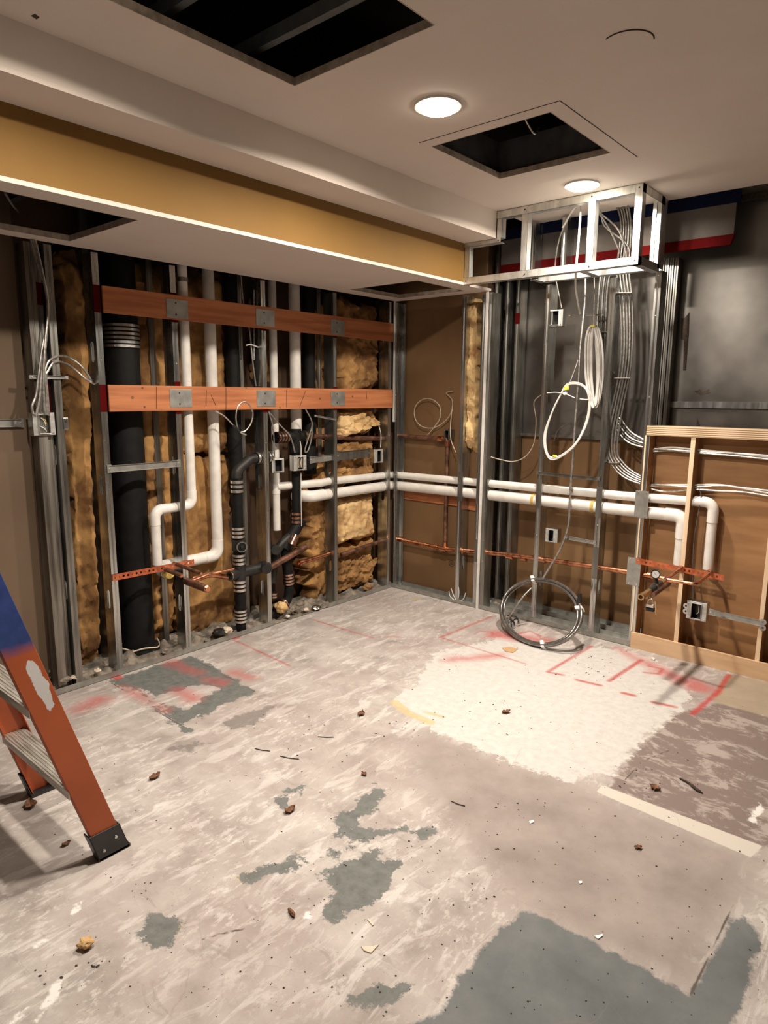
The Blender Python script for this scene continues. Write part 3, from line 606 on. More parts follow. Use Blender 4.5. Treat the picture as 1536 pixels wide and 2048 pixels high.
# nail plates on right wall studs
for (x0, x1, z0, z1, lb) in ((1.868, 1.945, .80, .96, 'grey nail plate on the stud edge where the white pipes enter the plywood box'), (1.850, 1.930, .385, .555, 'grey nail plate on the stud edge where the copper pipe enters the plywood box')):
    o = tag(MB().box((x0, -.0045, z0), (x1, -.0028, z1)).build('nail_plate', 'plate'), lb, 'plate', 'nail plates on the right wall')
    for sx in (.2, .8):
        for sz in (.06, .94): MB().cyl((x0+(x1-x0)*sx, -.0045, z0+(z1-z0)*sz), (x0+(x1-x0)*sx, -.0075, z0+(z1-z0)*sz), .0045, seg=8).build('screw', 'band', o)
for (x0, z0, z1, lb) in ((1.222, .78, .97, 'narrow dark nail plate on the stud behind the hose, at the white pipes'), (1.629, .77, .96, 'narrow dark nail plate on the middle-bay stud, at the white pipes'), (.608, .76, .97, 'narrow dark nail plate on the alcove stud, at the white pipes'), (.762, .76, .97, 'narrow dark nail plate on the alcove corner stud, at the white pipes'),
                           (.762, .34, .50, 'narrow nail plate on the alcove corner stud, at the copper pipe'), (1.629, .38, .58, 'narrow nail plate on the middle-bay stud, at the copper pipe')):
    tag(MB().box((x0, -.004, z0), (x0+.038, -.0025, z1)).build('nail_plate', 'galv_dull'), lb, 'plate', 'nail plates on the right wall')

# ================================================================== INSULATION
def batt(label, plane, val, pix, depth=.07, m='insul', lump=.022, seed=0, n=(26, 40), rag=.018, name='insulation_batt'):
    """soft batt whose face follows the pixel outline pix (4 corners: tl, tr, br, bl) on plane x= or y=val"""
    c = [A(u, v, **{plane: val}) for u, v in pix]; nu, nv = int(n[0]*1.7), int(n[1]*1.7); vs = []; fs = []
    into = Vector((-1, 0, 0)) if plane == 'x' else Vector((0, 1, 0))
    for j in range(nv+1):
        for i in range(nu+1):
            s, t_ = i/nu, j/nv
            p = (c[0]*(1-s)+c[1]*s)*(1-t_)+(c[3]*(1-s)+c[2]*s)*t_
            q = p*9+Vector((seed*7.1, seed*3.3, 0))
            edge = min(s, 1-s, (t_)*1.3, (1-t_)*1.3)
            round_ = 1-min(1, edge*7)
            bulge = noise.fractal(q, .9, 2.1, 5)*lump + noise.fractal(q*3.3, .8, 2.2, 4)*lump*.35 - lump*.5*abs(noise.noise(q*1.7))
            p = p + into*(round_**2*depth*.7) - into*bulge
            if edge < .12:
                d = Vector((noise.noise(q*2.5), noise.noise(q*2.5+Vector((9, 1, 3))), noise.noise(q*2.5+Vector((2, 8, 5)))))*rag*2.2
                d -= into*d.dot(into); p += d*(1-edge/.12)
            vs.append(p)
    for j in range(nv):
        for i in range(nu): k = j*(nu+1)+i; fs.append((k, k+1, k+nu+2, k+nu+1))
    # back and rim
    o = len(vs); vs2 = [v+into*depth for v in vs]
    for v in vs+vs2:
        if plane == 'x': v.x = max(v.x, -.318)
        else: v.y = min(v.y, .109)
    fb = [tuple(reversed([i+o for i in f])) for f in fs]
    rim = [i for i in range(nu+1)]+[j*(nu+1)+nu for j in range(1, nv+1)]+[nv*(nu+1)+i for i in range(nu-1, -1, -1)]+[j*(nu+1) for j in range(nv-1, 0, -1)]
    fr_ = [(rim[k], rim[(k+1) % len(rim)], rim[(k+1) % len(rim)]+o, rim[k]+o) for k in range(len(rim))]
    ob = MB().add(vs+vs2, fs+fb+fr_).build(name, m, smooth=True)
    return tag(ob, label, 'insulation', 'insulation in the stud bays')
batt('insulation strip between the two studs left of the big black pipe', 'x', -.19, [(118, 495), (172, 500), (208, 1330), (160, 1345)], .09, seed=1, n=(16, 70))
batt('narrow insulation strip between the big black pipe and the white pipe drop', 'x', -.20, [(262, 520), (342, 530), (354, 1268), (312, 1292)], .08, seed=2, n=(18, 70))
batt('upper insulation panel behind the white pipes, above the tufted seam', 'x', -.20, [(352, 530), (450, 545), (463, 908), (360, 912)], .08, seed=3, n=(24, 40), lump=.016)
batt('lower insulation panel behind the white pipes, down to the floor', 'x', -.20, [(359, 914), (464, 912), (478, 1255), (366, 1282)], .08, seed=13, n=(24, 40), lump=.016)
batt('dark insulation strip in the shadow beside the black stack', 'x', -.20, [(618, 600), (668, 600), (668, 900), (622, 925)], .08, seed=4, n=(16, 36))
batt('ragged insulation strip left of the stud before the corner, lower part', 'x', -.13, [(612, 985), (656, 985), (660, 1195), (634, 1212)], .10, seed=5, n=(18, 44), rag=.03, lump=.03)
batt('upper insulation piece in the bay next to the corner, shaded at its top', 'x', -.085, [(678, 585), (764, 610), (770, 770), (674, 812)], .16, seed=6, n=(26, 40), rag=.03, lump=.035)
batt('pale torn insulation lump under the lower orange board near the corner', 'x', -.05, [(676, 822), (752, 820), (772, 850), (680, 880)], .12, 'insul_pale', seed=7, n=(26, 20), lump=.045, rag=.03)
batt('thin crumpled insulation band behind the outlet box near the corner', 'x', -.08, [(676, 884), (756, 872), (758, 960), (632, 968)], .12, seed=8, n=(26, 24), lump=.035, rag=.03)
batt('square pale insulation panel under the white pipes beside the corner', 'x', -.085, [(672, 1000), (752, 985), (757, 1072), (674, 1092)], .12, 'insul_pale', seed=9, n=(24, 26), lump=.022)
batt('folded insulation piece on the floor end of the bay beside the corner', 'x', -.095, [(672, 1100), (752, 1075), (756, 1168), (676, 1192)], .12, seed=10, n=(24, 26), lump=.04, rag=.03)
batt('tall narrow insulation strip hanging in the alcove between two studs', 'y', .035, [(932, 588), (958, 592), (950, 905), (930, 905)], .09, 'insul_pale', seed=11, n=(12, 70), lump=.025, rag=.02)
batt('insulation showing dimly in the shadowed top of the bay by the black stack', 'x', -.2, [(520, 600), (548, 600), (546, 760), (520, 760)], .06, seed=12, n=(10, 20))

# ================================================================== PIPES
def pipe(name, label, cat, pts, r, m, bend=.05, grp=None, seg=16, joints=(), parent=None, jm='pvc'):
    P = fillet(pts, bend) if len(pts) > 2 else [Vector(p) for p in pts]
    o = MB().tube(P, r, seg).build(name, m, parent, True)
    if not parent: tag(o, label, cat, grp)
    return o
def ring_band(c, ax, r, h, m, parent, name='clamp_band'):
    return MB().ring(c, ax, r+.0022, r-.004, h, 24).build(name, m, parent, True)
def coupling(c, ax, r, L, nb, parent, m='band', body='black'):
    c = Vector(c); ax = Vector(ax).normalized()
    o = MB().cyl(c-ax*L/2, c+ax*L/2, r, seg=24).build('coupling', body, parent, True)
    for k in range(nb):
        p = c+ax*(L*(-.5+(k+.5)/nb)); ring_band(p, ax, r, L/nb*.60, m, o)
        s = Vector((.6, -.8, 0)); s = (s-ax*s.dot(ax)).normalized(); MB().obox(p+s*(r+.004), ax*.004, s*.004, ax.cross(s)*.008).build('clamp_screw', m, o)
    return o
G1 = 'black cast iron drain pipes'
# big black pipe with its ribbed coupling and floor collar
C1 = Vector((-.205, -2.045, 0)); r1 = .088
t = thing('drain_pipe', 'very wide black cast iron pipe standing in the bay right of the red-banded stud', 'pipe', C1, G1)
MB().cyl(C1+Vector((0, 0, .01)), C1+Vector((0, 0, 2.7)), r1, seg=40).build('pipe_body', 'black', t, True)
coupling(C1+Vector((0, 0, 1.80)), (0, 0, 1), r1+.006, .13, 6, t)
mb = MB(); prof = []
for k in range(25):
    a = -2.3+k*4.6/24; a0 = math.radians(-45)
    prof.append((C1+Vector((math.cos(a0+a)*(r1+.024), math.sin(a0+a)*(r1+.024), .055+.012*math.sin(abs(a)*3)))))
mb.cyl(C1+Vector((0, 0, .004)), C1+Vector((0, 0, .05)), r1+.018, r1+.024, 36); mb.build('floor_collar', 'tar', t, True); MB().tube(prof, .0045, 8).build('collar_rim', 'paper', t, True)
# left: white insulated drop through the stud
GW = 'white insulated pipes'; xw = -.046
def X(u, v, x=xw): return A(u, v, x=x)
t = thing('insulated_pipe', 'thin white insulated pipe that jogs left through the stud and drops to the red strap', 'pipe', X(378, 1010), GW)
top = X(368, 530); b_ = X(384, 1010); zc_ = X(350, 1004).z
l_ = X(309, 1015); bot = X(318, 1128)
pts = [Vector((xw, b_.y, 2.3)), Vector((xw, b_.y, b_.z)), Vector((xw, l_.y, b_.z)), Vector((xw, l_.y, bot.z))]
MB().tube(fillet(pts, .055), .0265, 18).build('pipe_jacket', 'jacket', t, True)
for i in (1, 2):
    p = pts[i]; d0 = (pts[i-1]-p).normalized()*.085; d1 = (pts[i+1]-p).normalized()*.085
    MB().tube(fillet([p+d0, p, p+d1], .055), .0285, 18).build('elbow_cover', 'pvc', t, True)
x2 = -.135
t = thing('insulated_pipe', 'thick white insulated pipe dropping behind the stud and turning left to a stub', 'pipe', X(442, 1100, x2), GW)
c_ = X(436, 1110, x2); y_ = c_.y; e_ = X(345, 1122, x2)
pts = [Vector((x2, y_, 2.5)), Vector((x2, y_, c_.z)), Vector((x2, e_.y-.10, c_.z)), Vector((-.015, e_.y-.10, c_.z-.01))]
MB().tube(fillet(pts, [.07, .05]), .0345, 20).build('pipe_jacket', 'jacket', t, True)
for i in (1, 2):
    p = pts[i]; d0 = (pts[i-1]-p).normalized()*.10; d1 = (pts[i+1]-p).normalized()*.10
    MB().tube(fillet([p+d0, p, p+d1], .07), .0368, 20).build('elbow_cover', 'pvc', t, True)
MB().cyl(pts[3]-Vector((.012, 0, 0)), pts[3]+Vector((.014, 0, 0)), .037, .030, 20).build('insulation_end', 'foam', t, True)
ring_band(pts[3]-Vector((.03, 0, 0)), (1, 0, 0), .0355, .004, 'blackplastic', t, 'wrap_tie')
# white pipes further right
x3 = -.15
t = thing('insulated_pipe', 'slim white pipe standing right of the middle stud, with a branch to the right', 'pipe', X(553, 1060, x3), GW)
pt = X(547, 700, x3); pb = X(553, 1060, x3); ptt = (pt.y+pb.y)/2
MB().tube([(x3, ptt, 2.5), (x3, ptt, pb.z)], .026, 16).build('pipe_jacket', 'jacket', t, True)
jz = X(556, 972, x3).z
MB().cyl((x3, ptt, jz-.05), (x3, ptt, jz+.05), .0285, seg=16).build('tee_cover', 'pvc', t, True)
x4 = -.12
t = thing('insulated_pipe', 'thick white pipe hanging behind the boards and ending at the black tee', 'pipe', X(591, 860, x4), GW)
pt = X(590, 700, x4); pb = X(592, 862, x4)
MB().cyl((x4, pt.y, pb.z), (x4, pt.y, 2.5), .037, seg=20).build('pipe_jacket', 'jacket', t, True)
ycol4 = pt.y
# long horizontals: upper and lower, left wall -> corner -> right wall -> plywood box
yr = .046
def Y(u, v, y=yr): return A(u, v, y=y)
def level(*pts):
    return [Vector(p) for p in pts]
zu = [X(600, 971).z, X(655, 963).z, X(765, 950).z]; zr = [Y(800, 952).z, Y(1075, 976).z, Y(1250, 992).z, Y(1400, 1003).z]
zl = [X(640, 990).z, X(765, 971).z]; zq = [Y(800, 974).z, Y(1075, 1000).z, Y(1250, 1020).z, Y(1350, 1030).z]
print('Z upper', zu, zr, 'lower', zl, zq)
t = thing('insulated_pipe', 'upper of the two long white pipes, running round the corner into the plywood box', 'pipe', Y(1075, 976), GW)
ys = X(556, 972, -.12).y
xe = Y(1428, 1005).x; zd = Y(1424, 1140).z
ptsU = [Vector((x3+.01, ptt, jz)), X(640, 966), X(655, 963), Vector((xw, yr, (zu[2]+zr[0])/2)), Y(1075, 976), Y(1250, 992), Vector((xe, yr, zr[3])), Vector((xe, yr, zd))]
MB().tube(fillet(ptsU, .045), .0265, 18).build('pipe_jacket', 'jacket', t, True)
p = ptsU[-2]; MB().tube(fillet([p+Vector((-.10, 0, .0)), p, p+Vector((0, 0, -.11))], .045), .0295, 20).build('elbow_cover', 'pvc', t, True)
cu_u = ptsU[-1]
t = thing('insulated_pipe', 'lower, thicker of the two long white pipes, turning down inside the plywood box', 'pipe', Y(1075, 1000), GW)
xe = Y(1368, 1030).x; zd = Y(1364, 1130).z
ptsL = [Vector((-.16, X(608, 992).y, zl[0]+.005)), X(622, 993), Vector((xw, yr, (zl[1]+zq[0])/2)), Y(1075, 1000), Y(1250, 1020), Vector((xe, yr, zq[3])), Vector((xe, yr, zd))]
MB().tube(fillet(ptsL, .05), .036, 20).build('pipe_jacket', 'jacket', t, True)
p = ptsL[-2]; MB().tube(fillet([p+Vector((-.10, 0, .0)), p, p+Vector((0, 0, -.13))], .05), .039, 20).build('elbow_cover', 'pvc', t, True)
p = X(628, 992); MB().tube(fillet([ptsL[0], ptsL[1], p+Vector((0, .09, 0))], .05), .039, 20).build('elbow_cover', 'pvc', t, True)
for u in (1068, 1188, 1292):
    q_ = Y(u, 1000); i0 = [k for k in range(3, 6) if ptsL[k-1].x <= q_.x <= ptsL[k].x or k == 5][0]; a, b = ptsL[i0-1], ptsL[i0]; s = (q_.x-a.x)/(b.x-a.x); c = a.lerp(b, s)
    ring_band(c, (1, 0, 0), .037, .02, 'foam', t, 'insulation_collar')
cu_l = ptsL[-1]
# black cleanout stack
xs_ = -.05
t = thing('drain_stack', 'black drain stack of banded fittings with a round cleanout cap and a cross', 'pipe', X(481, 1255, xs_), G1)
sy = X(476, 1050, xs_).y; zs = lambda v: X(478, v, xs_).z
rs = .0315
MB().cyl((xs_, sy, .006), (xs_, sy, zs(955)), rs, seg=20).build('pipe_body', 'black', t, True)
MB().tube(fillet([Vector((xs_, sy, zs(960))), Vector((xs_, sy, zs(942))), Vector((xs_+.0, X(500, 925, xs_).y, zs(920))), Vector((xs_, X(540, 915, xs_).y, zs(918)))], .06), rs, 20).build('elbow_fitting', 'tar', t, True)
for v, L, nb in ((972, .085, 3), (1064, .075, 3), (1118, .075, 3), (1171, .08, 3), (1232, .09, 4)):
    coupling((xs_, sy, zs(v)), (0, 0, 1), rs+.006, L, nb, t)
coupling((xs_, X(517, 924, xs_).y, zs(919)), (0, 1, 0), rs+.004, .05, 2, t)
coupling((xs_, X(538, 924, xs_).y, zs(919)), (0, 1, 0), rs+.004, .04, 2, t, body='tar')
MB().cyl((xs_, sy, zs(1100)), (xs_, sy, zs(1078)), rs+.010, seg=20).build('tee_fitting', 'tar', t, True)
ca = Vector((xs_, sy, zs(1090))); dn = Vector((.75, -.25, 0)).normalized()
cc = MB().cyl(ca, ca+dn*.062, .030, .032, 24).build('cleanout_cap', 'black', t, True); ring_band(ca+dn*.060, dn, .0315, .008, 'galv_dull', cc, 'cap_rim')
MB().cyl(ca+dn*.062, ca+dn*.070, .012, .009, 6).build('cap_plug', 'tar', cc)
cx = Vector((xs_, sy, zs(1146)))
MB().cyl(cx-Vector((0, 0, .05)), cx+Vector((0, 0, .05)), rs+.008, seg=20).build('cross_fitting', 'tar', t, True)
MB().cyl(cx, cx+Vector((.02, -.085, .002)), .030, .034, 20).build('cross_arm', 'tar', t, True)
el = MB().tube(fillet([cx, Vector((xs_-.0, X(522, 1135, xs_).y, cx.z)), X(530, 1128, xs_), X(534, 1138, .02)], .04), [.033]*1+[.034]*60 if False else .034, 20).build('elbow_fitting', 'tar', t, True)
ring_band(cx+Vector((.02, -.085, .002)), (.2, -1, 0), .029, .012, 'galv', t, 'hub_ring')
# dark pipe behind the stack up to the ceiling
p = A(466, 750, x=-.17); tag(MB().cyl((-.17, p.y, .9), (-.17, p.y, 2.7), .042, seg=24).build('drain_pipe', 'black', smooth=True), 'black pipe rising behind the boards left of the rear stud', 'pipe', G1)
p = A(618, 750, x=-.17); tag(MB().cyl((-.17, p.y, .95), (-.17, p.y, 2.7), .045, seg=24).build('drain_pipe', 'black', smooth=True), 'black pipe rising behind the outlet boxes, right of the thick white pipe', 'pipe', G1)
# second stack with wye and bends
t = thing('drain_stack', 'black drain stack right of the middle stud with a wye and reddish banded bends', 'pipe', X(592, 1045, -.08), G1)
x5 = -.08; yy = X(592, 960, x5).y; z5 = lambda v, u=592: X(u, v, x5).z
MB().cyl((x5, yy, z5(1060)), (x5, yy, z5(862)), .030, seg=20).build('pipe_body', 'black', t, True)
MB().cyl((x5, yy-.10, z5(873)), (x5, yy+.10, z5(873)), .036, seg=20).build('tee_fitting', 'black', t, True)
MB().cyl((x5, yy, z5(905)), (x5, yy, z5(858)), .040, seg=20).build('tee_fitting', 'black', t, True)
coupling((x5, X(563, 873, x5).y, z5(873)), (0, 1, 0), .036, .10, 4, t, 'band_warm')
coupling((x5, X(612, 872, x5).y, z5(873)), (0, 1, 0), .034, .06, 2, t, 'brass')
coupling((x5, yy, z5(1035)), (0, 0, 1), .036, .085, 3, t, 'band_warm')
wy = [X(590, 1058, x5), X(574, 1085, x5), X(572, 1120, x5), X(576, 1150, x5), X(578, 1180, x5), X(572, 1203, x5), X(548, 1226, x5), X(536, 1240, x5)]
MB().tube(smooth_path(wy, 5), .031, 18).build('pipe_body', 'black', t, True)
MB().tube(smooth_path([X(596, 1058, x5), X(560, 1092, x5), X(548, 1125, x5-.02), X(543, 1165, x5-.02)], 5), .030, 18).build('branch_pipe', 'tar', t, True)
MB().cyl(X(602, 1040, x5), X(566, 1098, x5), .040, seg=20).build('wye_fitting', 'black', t, True)
MB().cyl(X(592, 1070, x5+.05), X(583, 1090, x5+.05), .026, seg=16).build('wye_branch', 'band_warm', t, True)
d = (X(578, 1180, x5)-X(576, 1150, x5)); coupling(X(577, 1157, x5), d, .036, .085, 4, t, 'band_warm')
coupling(X(562, 1213, x5), X(548, 1226, x5)-X(572, 1203, x5), .036, .09, 4, t, 'band_warm')
coupling(X(545, 1190, x5-.0), (0, .1, 1), .030, .04, 2, t, 'band_warm')
MB().cyl(X(549, 1098, x5+.04), X(552, 1100, x5+.075), .032, seg=20).build('cleanout_cap', 'tar', t, True)
# copper pipes
GC = 'copper pipes'
tag(MB().tube(smooth_path([cx+Vector((.02, -.11, .0)), X(420, 1150, .0), X(398, 1157, .012), X(380, 1164, .02)], 4), .0155, 14).build('copper_pipe', 'copper', smooth=True), 'bright copper pipe running left from the cleanout stack to the stub ends', 'pipe', GC)
tag(MB().tube([X(468, 1138, -.0), X(385, 1156, .0)], .008, 10).build('copper_pipe', 'copper', smooth=True), 'thin copper tube lying on top of the pipe left of the cleanout stack', 'pipe', GC)
def stub(label, a, b, r, m='copper_old'):
    a, b = Vector(a), Vector(b); o = MB().cyl(a, b, r, seg=18).build('copper_stub', m, smooth=True); tag(o, label, 'pipe', 'copper stub ends')
    d = (b-a).normalized(); MB().cyl(b, b+d*.008, r*1.06, r*.7, 16).build('end_cap', 'copper', o, True); return o
stub('short copper stub at the left end of the pipe drop, below the jogged white pipe', X(330, 1138, .0)-Vector((.02, 0, 0)), X(330, 1138, .0)+Vector((.16, 0, -.008)), .0125)
stub('thin copper stub poking out from the yellow-ended elbow', X(352, 1128, .0)-Vector((.02, 0, 0)), X(352, 1128, .0)+Vector((.24, 0, -.01)), .0105)
stub('thick capped copper stub pointing at the viewer, lowest of the three', X(372, 1162, .0), X(372, 1162, .0)+Vector((.21, 0, -.006)), .0215)
tag(MB().tube([X(540, 1135, -.005), X(611, 1094, -.06)], .021, 14).build('copper_pipe', 'copper_old', smooth=True), 'brown-toned pipe slanting up from the stack past the wye', 'pipe', GC)
o = tag(MB().tube([X(600, 1126, -.05), X(668, 1104, -.05)], .016, 14).build('copper_pipe', 'copper', smooth=True), 'short bright copper pipe ending in an open flange at the stud', 'pipe', GC)
ring_band(X(600, 1126, -.05), X(668, 1104)-X(600, 1126), .018, .02, 'copper', o, 'union_ring'); ring_band(X(667, 1104, -.05), X(668, 1104)-X(600, 1126), .020, .006, 'band', o, 'flange_ring')
cz = lambda u, v: Y(u, v, .05)
ptsC = [X(682, 1110, -.06), X(775, 1078, -.05)]
tag(MB().tube(ptsC, .0165, 14).build('copper_pipe', 'copper_old', smooth=True), 'dark copper pipe crossing the insulation bay left of the corner', 'pipe', GC)
cpts = [cz(792, 1078), cz(890, 1098), cz(960, 1104), cz(1040, 1112), cz(1180, 1132), cz(1262, 1145), cz(1330, 1158)]
t = thing('copper_pipe', 'long copper pipe with soldered joints running low along the right wall', 'pipe', cpts[2], GC)
MB().tube(cpts, .0165, 14).build('pipe_run', 'copper', t, True)
for u, v, L in ((870, 1094, .05), (888, 1098, .045), (925, 1103, .03), (1020, 1113, .05), (1048, 1117, .04), (1085, 1120, .05), (1300, 1151, .03)):
    p = cz(u, v); MB().cyl(p-Vector((L/2, 0, 0)), p+Vector((L/2, 0, 0)), .020, seg=14).build('solder_joint', 'copper', t, True)
t = thing('copper_pipe', 'copper riser in the alcove, up from the low run and left to the corner', 'pipe', cz(890, 1085), GC)
p0, p1, p2 = Y(890, 1092, .06), Y(888, 878, .06), Y(795, 874, .06)
MB().tube(fillet([p0, Vector((p0.x, .06, p1.z)), Vector((0.0, .06, p1.z+.005))], .03), .0155, 14).build('pipe_run', 'copper_old', t, True)
for c, ax in ((p0+Vector((0, 0, .01)), (0, 0, 1)), (Vector((p0.x, .06, p1.z-.03)), (0, 0, 1)), (Vector((p0.x-.06, .06, p1.z)), (1, 0, 0))): MB().cyl(Vector(c)-Vector(ax)*.02, Vector(c)+Vector(ax)*.02, .020, seg=14).build('solder_joint', 'copper', t, True)
o = tag(MB().tube([Vector((x5+.02, X(622, 872, x5).y, z5(873))), X(700, 876, -.08), X(776, 877, -.06)], .017, 14).build('copper_pipe', 'copper_old', smooth=True), 'dark copper pipe from the black tee to the corner, behind the outlet boxes', 'pipe', GC)
for u in (630, 648, 665): ring_band(X(u, 874, -.075), (0, 1, 0), .019, .012, 'copper', o, 'solder_joint')

# punched copper-coloured straps
def punched(label, a, b, n_norm, h=.030, side='left'):
    a, b = Vector(a), Vector(b); d = (b-a); L = d.length; d.normalize(); N = Vector(n_norm); upv = N.cross(d)
    if upv.z < 0: upv = -upv
    nh = int(L/.0235); mb = MB(); t_ = .0016; hw = h/2; seg = 10
    # strap with real holes: build cell by cell
    cw = L/nh
    for k in range(nh):
        c = a+d*(cw*(k+.5)); r = .0068 if k % 3 != 1 else .0026
        outer = [(-cw/2, -hw), (0, -hw), (cw/2, -hw), (cw/2, 0), (cw/2, hw), (0, hw), (-cw/2, hw), (-cw/2, 0)]
        inner = [(r*math.cos(math.radians(225+45*i)), r*math.sin(math.radians(225+45*i))) for i in range(8)]
        vs = []; 
        for s in (0, t_): vs += [c+d*x+upv*y+N*s for x, y in outer]+[c+d*x+upv*y+N*s for x, y in inner]
        fs = []
        for i in range(8):
            j = (i+1) % 8
            fs += [(i, j, 8+j, 8+i), (16+i, 24+i, 24+j, 16+j), (8+i, 8+j, 24+j, 24+i)]
            fs.append((i, 16+i, 16+j, j))
        mb.add(vs, fs)
    return tag(mb.build('punched_strap', 'strap'), label, 'strap', 'punched copper-coloured straps')
punched('orange punched metal strap across the black pipe bay, holding the stub ends', A(225, 1156, x=.004), A(388, 1124, x=.004), (1, 0, 0), .034)
sR = punched('orange punched metal strap inside the plywood box, holding both pipe ends', A(1272, 1121, y=-.006), A(1448, 1156, y=-.006), (0, -1, 0), .034)

# ================================================================== BOXES AND BRACKETS
def obracket(label, a, b, n, h=.028, m='plate'):
    """box hanger bar: flat strip with a folded lip and two screw ears"""
    a, b, N = Vector(a), Vector(b), Vector(n); d = (b-a).normalized(); u = N.cross(d); u = u if u.z > 0 else -u
    mb = MB(); mb.obox((a+b)/2, (b-a)/2, u*h/2, N*.0008); mb.obox((a+b)/2+u*h/2+N*.004, (b-a)/2, u*.0008, N*.004); mb.obox((a+b)/2-u*h/2+N*.004, (b-a)/2, u*.0008, N*.004)
    o = tag(mb.build('hanger_bar', m), label, 'bracket', 'steel hanger bars for outlet boxes')
    for p in (a, b): 
        e = MB().obox(p, d*.012, u*h*.62, N*.0022).build('screw_ear', m, o); MB().cyl(p+N*.0022, p+N*.005, .0045, seg=8).build('screw', 'band', e)
    return o
def jbox(label, c, n, side, w_=.10, h=.10, dp=.05, op=.5, m='galv', wires=(), grp='steel outlet boxes'):
    """square steel box: c centre of the front, n outward normal, side = direction of width; a mud ring with raised slot opening"""
    c, n, s = Vector(c), Vector(n).normalized(), Vector(side).normalized(); u = Vector((0, 0, 1)); g_ = .0018
    t = thing('outlet_box', label, 'outlet box', c, grp)
    mb = MB()
    mb.obox(c-n*dp, s*w_/2, u*h/2, n*g_/2)
    for sg in (-1, 1):
        mb.obox(c+s*(w_/2*sg)-n*dp/2, s*g_/2, u*h/2, n*dp/2); mb.obox(c+u*(h/2*sg)-n*dp/2, s*w_/2, u*g_/2, n*dp/2)
    mb.build('box_shell', m, t)
    ow = w_*op/2; oh = h*.42; mb = MB()
    for sg in (-1, 1):
        mb.obox(c+s*sg*(ow+(w_/2-ow)/2)+n*.001, s*(w_/2-ow)/2, u*h/2, n*g_/2)
        mb.obox(c+u*sg*(oh+(h/2-oh)/2)+n*.001, s*ow, u*(h/2-oh)/2, n*g_/2)
        mb.obox(c+s*sg*ow+n*.006, s*g_/2, u*oh, n*.006); mb.obox(c+u*sg*oh+n*.006, s*ow, u*g_/2, n*.006)
    mb.build('cover_ring', 'ring' if m == 'galv' else m, t, bevel=.001)
    MB().obox(c-n*(dp-.004), s*w_*.46, u*h*.46, n*.001).build('box_shade_sheet', 'blackplastic', t)  # black sheet standing in for the shade inside the box
    for sx in (-1, 1): MB().cyl(c+s*sx*w_*.40-u*sx*h*.40+n*.002, c+s*sx*w_*.40-u*sx*h*.40+n*.005, .004, seg=8).build('screw', 'band', t)
    for k, (m_, pts) in enumerate(wires):
        MB().tube(smooth_path([c+s*a+u*b-n*d_ for a, b, d_ in pts], 5), .0022, 8).build('wire_end', m_, t, True)
    return t
w3 = [('cable_wh', [(-.02, .035, .02), (0, .02, .004), (.012, -.01, .008)]), ('cable_wh', [(-.022, -.005, .02), (0, -.02, .004), (.015, -.038, .012)]), ('foam', [(-.012, .035, .02), (.006, .022, .004), (.014, .0, .008)])]
jbox('steel outlet box with loose wires under the cable drop at far left', A(88, 848, x=.0), (1, 0, 0), (0, 1, 0), .10, .105, .05, .5, wires=w3)
jbox('small open steel outlet box just right of the middle stud', A(556, 931, x=-.012), (1, -.25, 0), (.25, 1, 0), .085, .09, .05, .62)
jbox('steel outlet box stuffed with pale paper, in front of the black pipe', A(600, 926, x=-.005), (1, -.15, 0), (.15, 1, 0), .10, .10, .045, .42, wires=[('paper', [(0, .03, 0), (.004, 0, .0), (0, -.03, 0)]), ('paper', [(.012, .03, 0), (.01, 0, .0), (.012, -.03, 0)]), ('card', [(-.01, .03, 0), (-.008, 0, .0), (-.01, -.03, 0)])])
jbox('steel outlet box tucked against the corner stud over the white pipes', A(757, 912, x=-.012), (1, -.2, 0), (.2, 1, 0), .085, .10, .05, .45)
jbox('steel outlet box high in the bay beside the armoured cable', A(1112, 636, y=.03), (0, -1, 0), (1, 0, 0), .09, .10, .05, .5)
jbox('steel outlet box low in the bay above the coiled hose', A(1103, 1071, y=.0), (0, -1, 0), (1, 0, 0), .085, .09, .05, .42)
jbox('steel outlet box with a bright ring on the inner post of the plywood box', A(1393, 1222, y=-.012), (0, -1, 0), (1, 0, 0), .105, .105, .05, .5, wires=[('wire', [(.0, .04, .02), (.012, .0, .0), (.0, -.02, .01)])])
jbox('shallow steel box lying against the brown board in the alcove', A(895, 870, y=.06), (0, -1, 0), (1, 0, 0), .06, .08, .04, .5, m='galv_dull')
obracket('round-backed steel hanger bar across the big black pipe bay', A(219, 938, x=.004), A(357, 927, x=.004), (1, 0, 0), .034)
obracket('steel hanger bar from the paper-stuffed box towards the insulation', A(622, 920, x=-.02), A(668, 914, x=-.02), (1, 0, 0), .04)
obracket('dull steel hanger bar crossing the insulation bay to the corner box', A(676, 912, x=-.012), A(738, 906, x=-.012), (1, 0, 0), .06, 'galv_dull')
obracket('thin steel hanger bar holding the armoured cable in the hose bay', Y(1076, 946, -.003), Y(1196, 958, -.003), (0, -1, 0), .018, 'galv_dull')
obracket('short steel hanger bar right of the low outlet box', Y(1134, 1075, .0), Y(1188, 1085, -.003), (0, -1, 0), .020)
obracket('long steel hanger bar from the plywood box outlet to its right post', Y(1422, 1224, -.006), Y(1524, 1247, -.006), (0, -1, 0), .030)
obracket('flat steel bar sticking in at the left edge, level with the outlet box', A(-30, 847, x=-.09), A(42, 846, x=-.09), (1, 0, 0), .035)
obracket('small bar of cable clips at far left above the outlet box', A(64, 754, x=.002), A(131, 755, x=.002), (1, 0, 0), .014)
obracket('short thin bar screwed to the stud near the corner, under the lower orange board', A(632, 832, x=-.02), A(669, 839, x=.0), (1, 0, 0), .010)
obracket('thin bar behind the armoured cable beside the high outlet box', Y(1140, 631, .05), Y(1205, 630, .05), (0, -1, 0), .008, 'galv_dull')
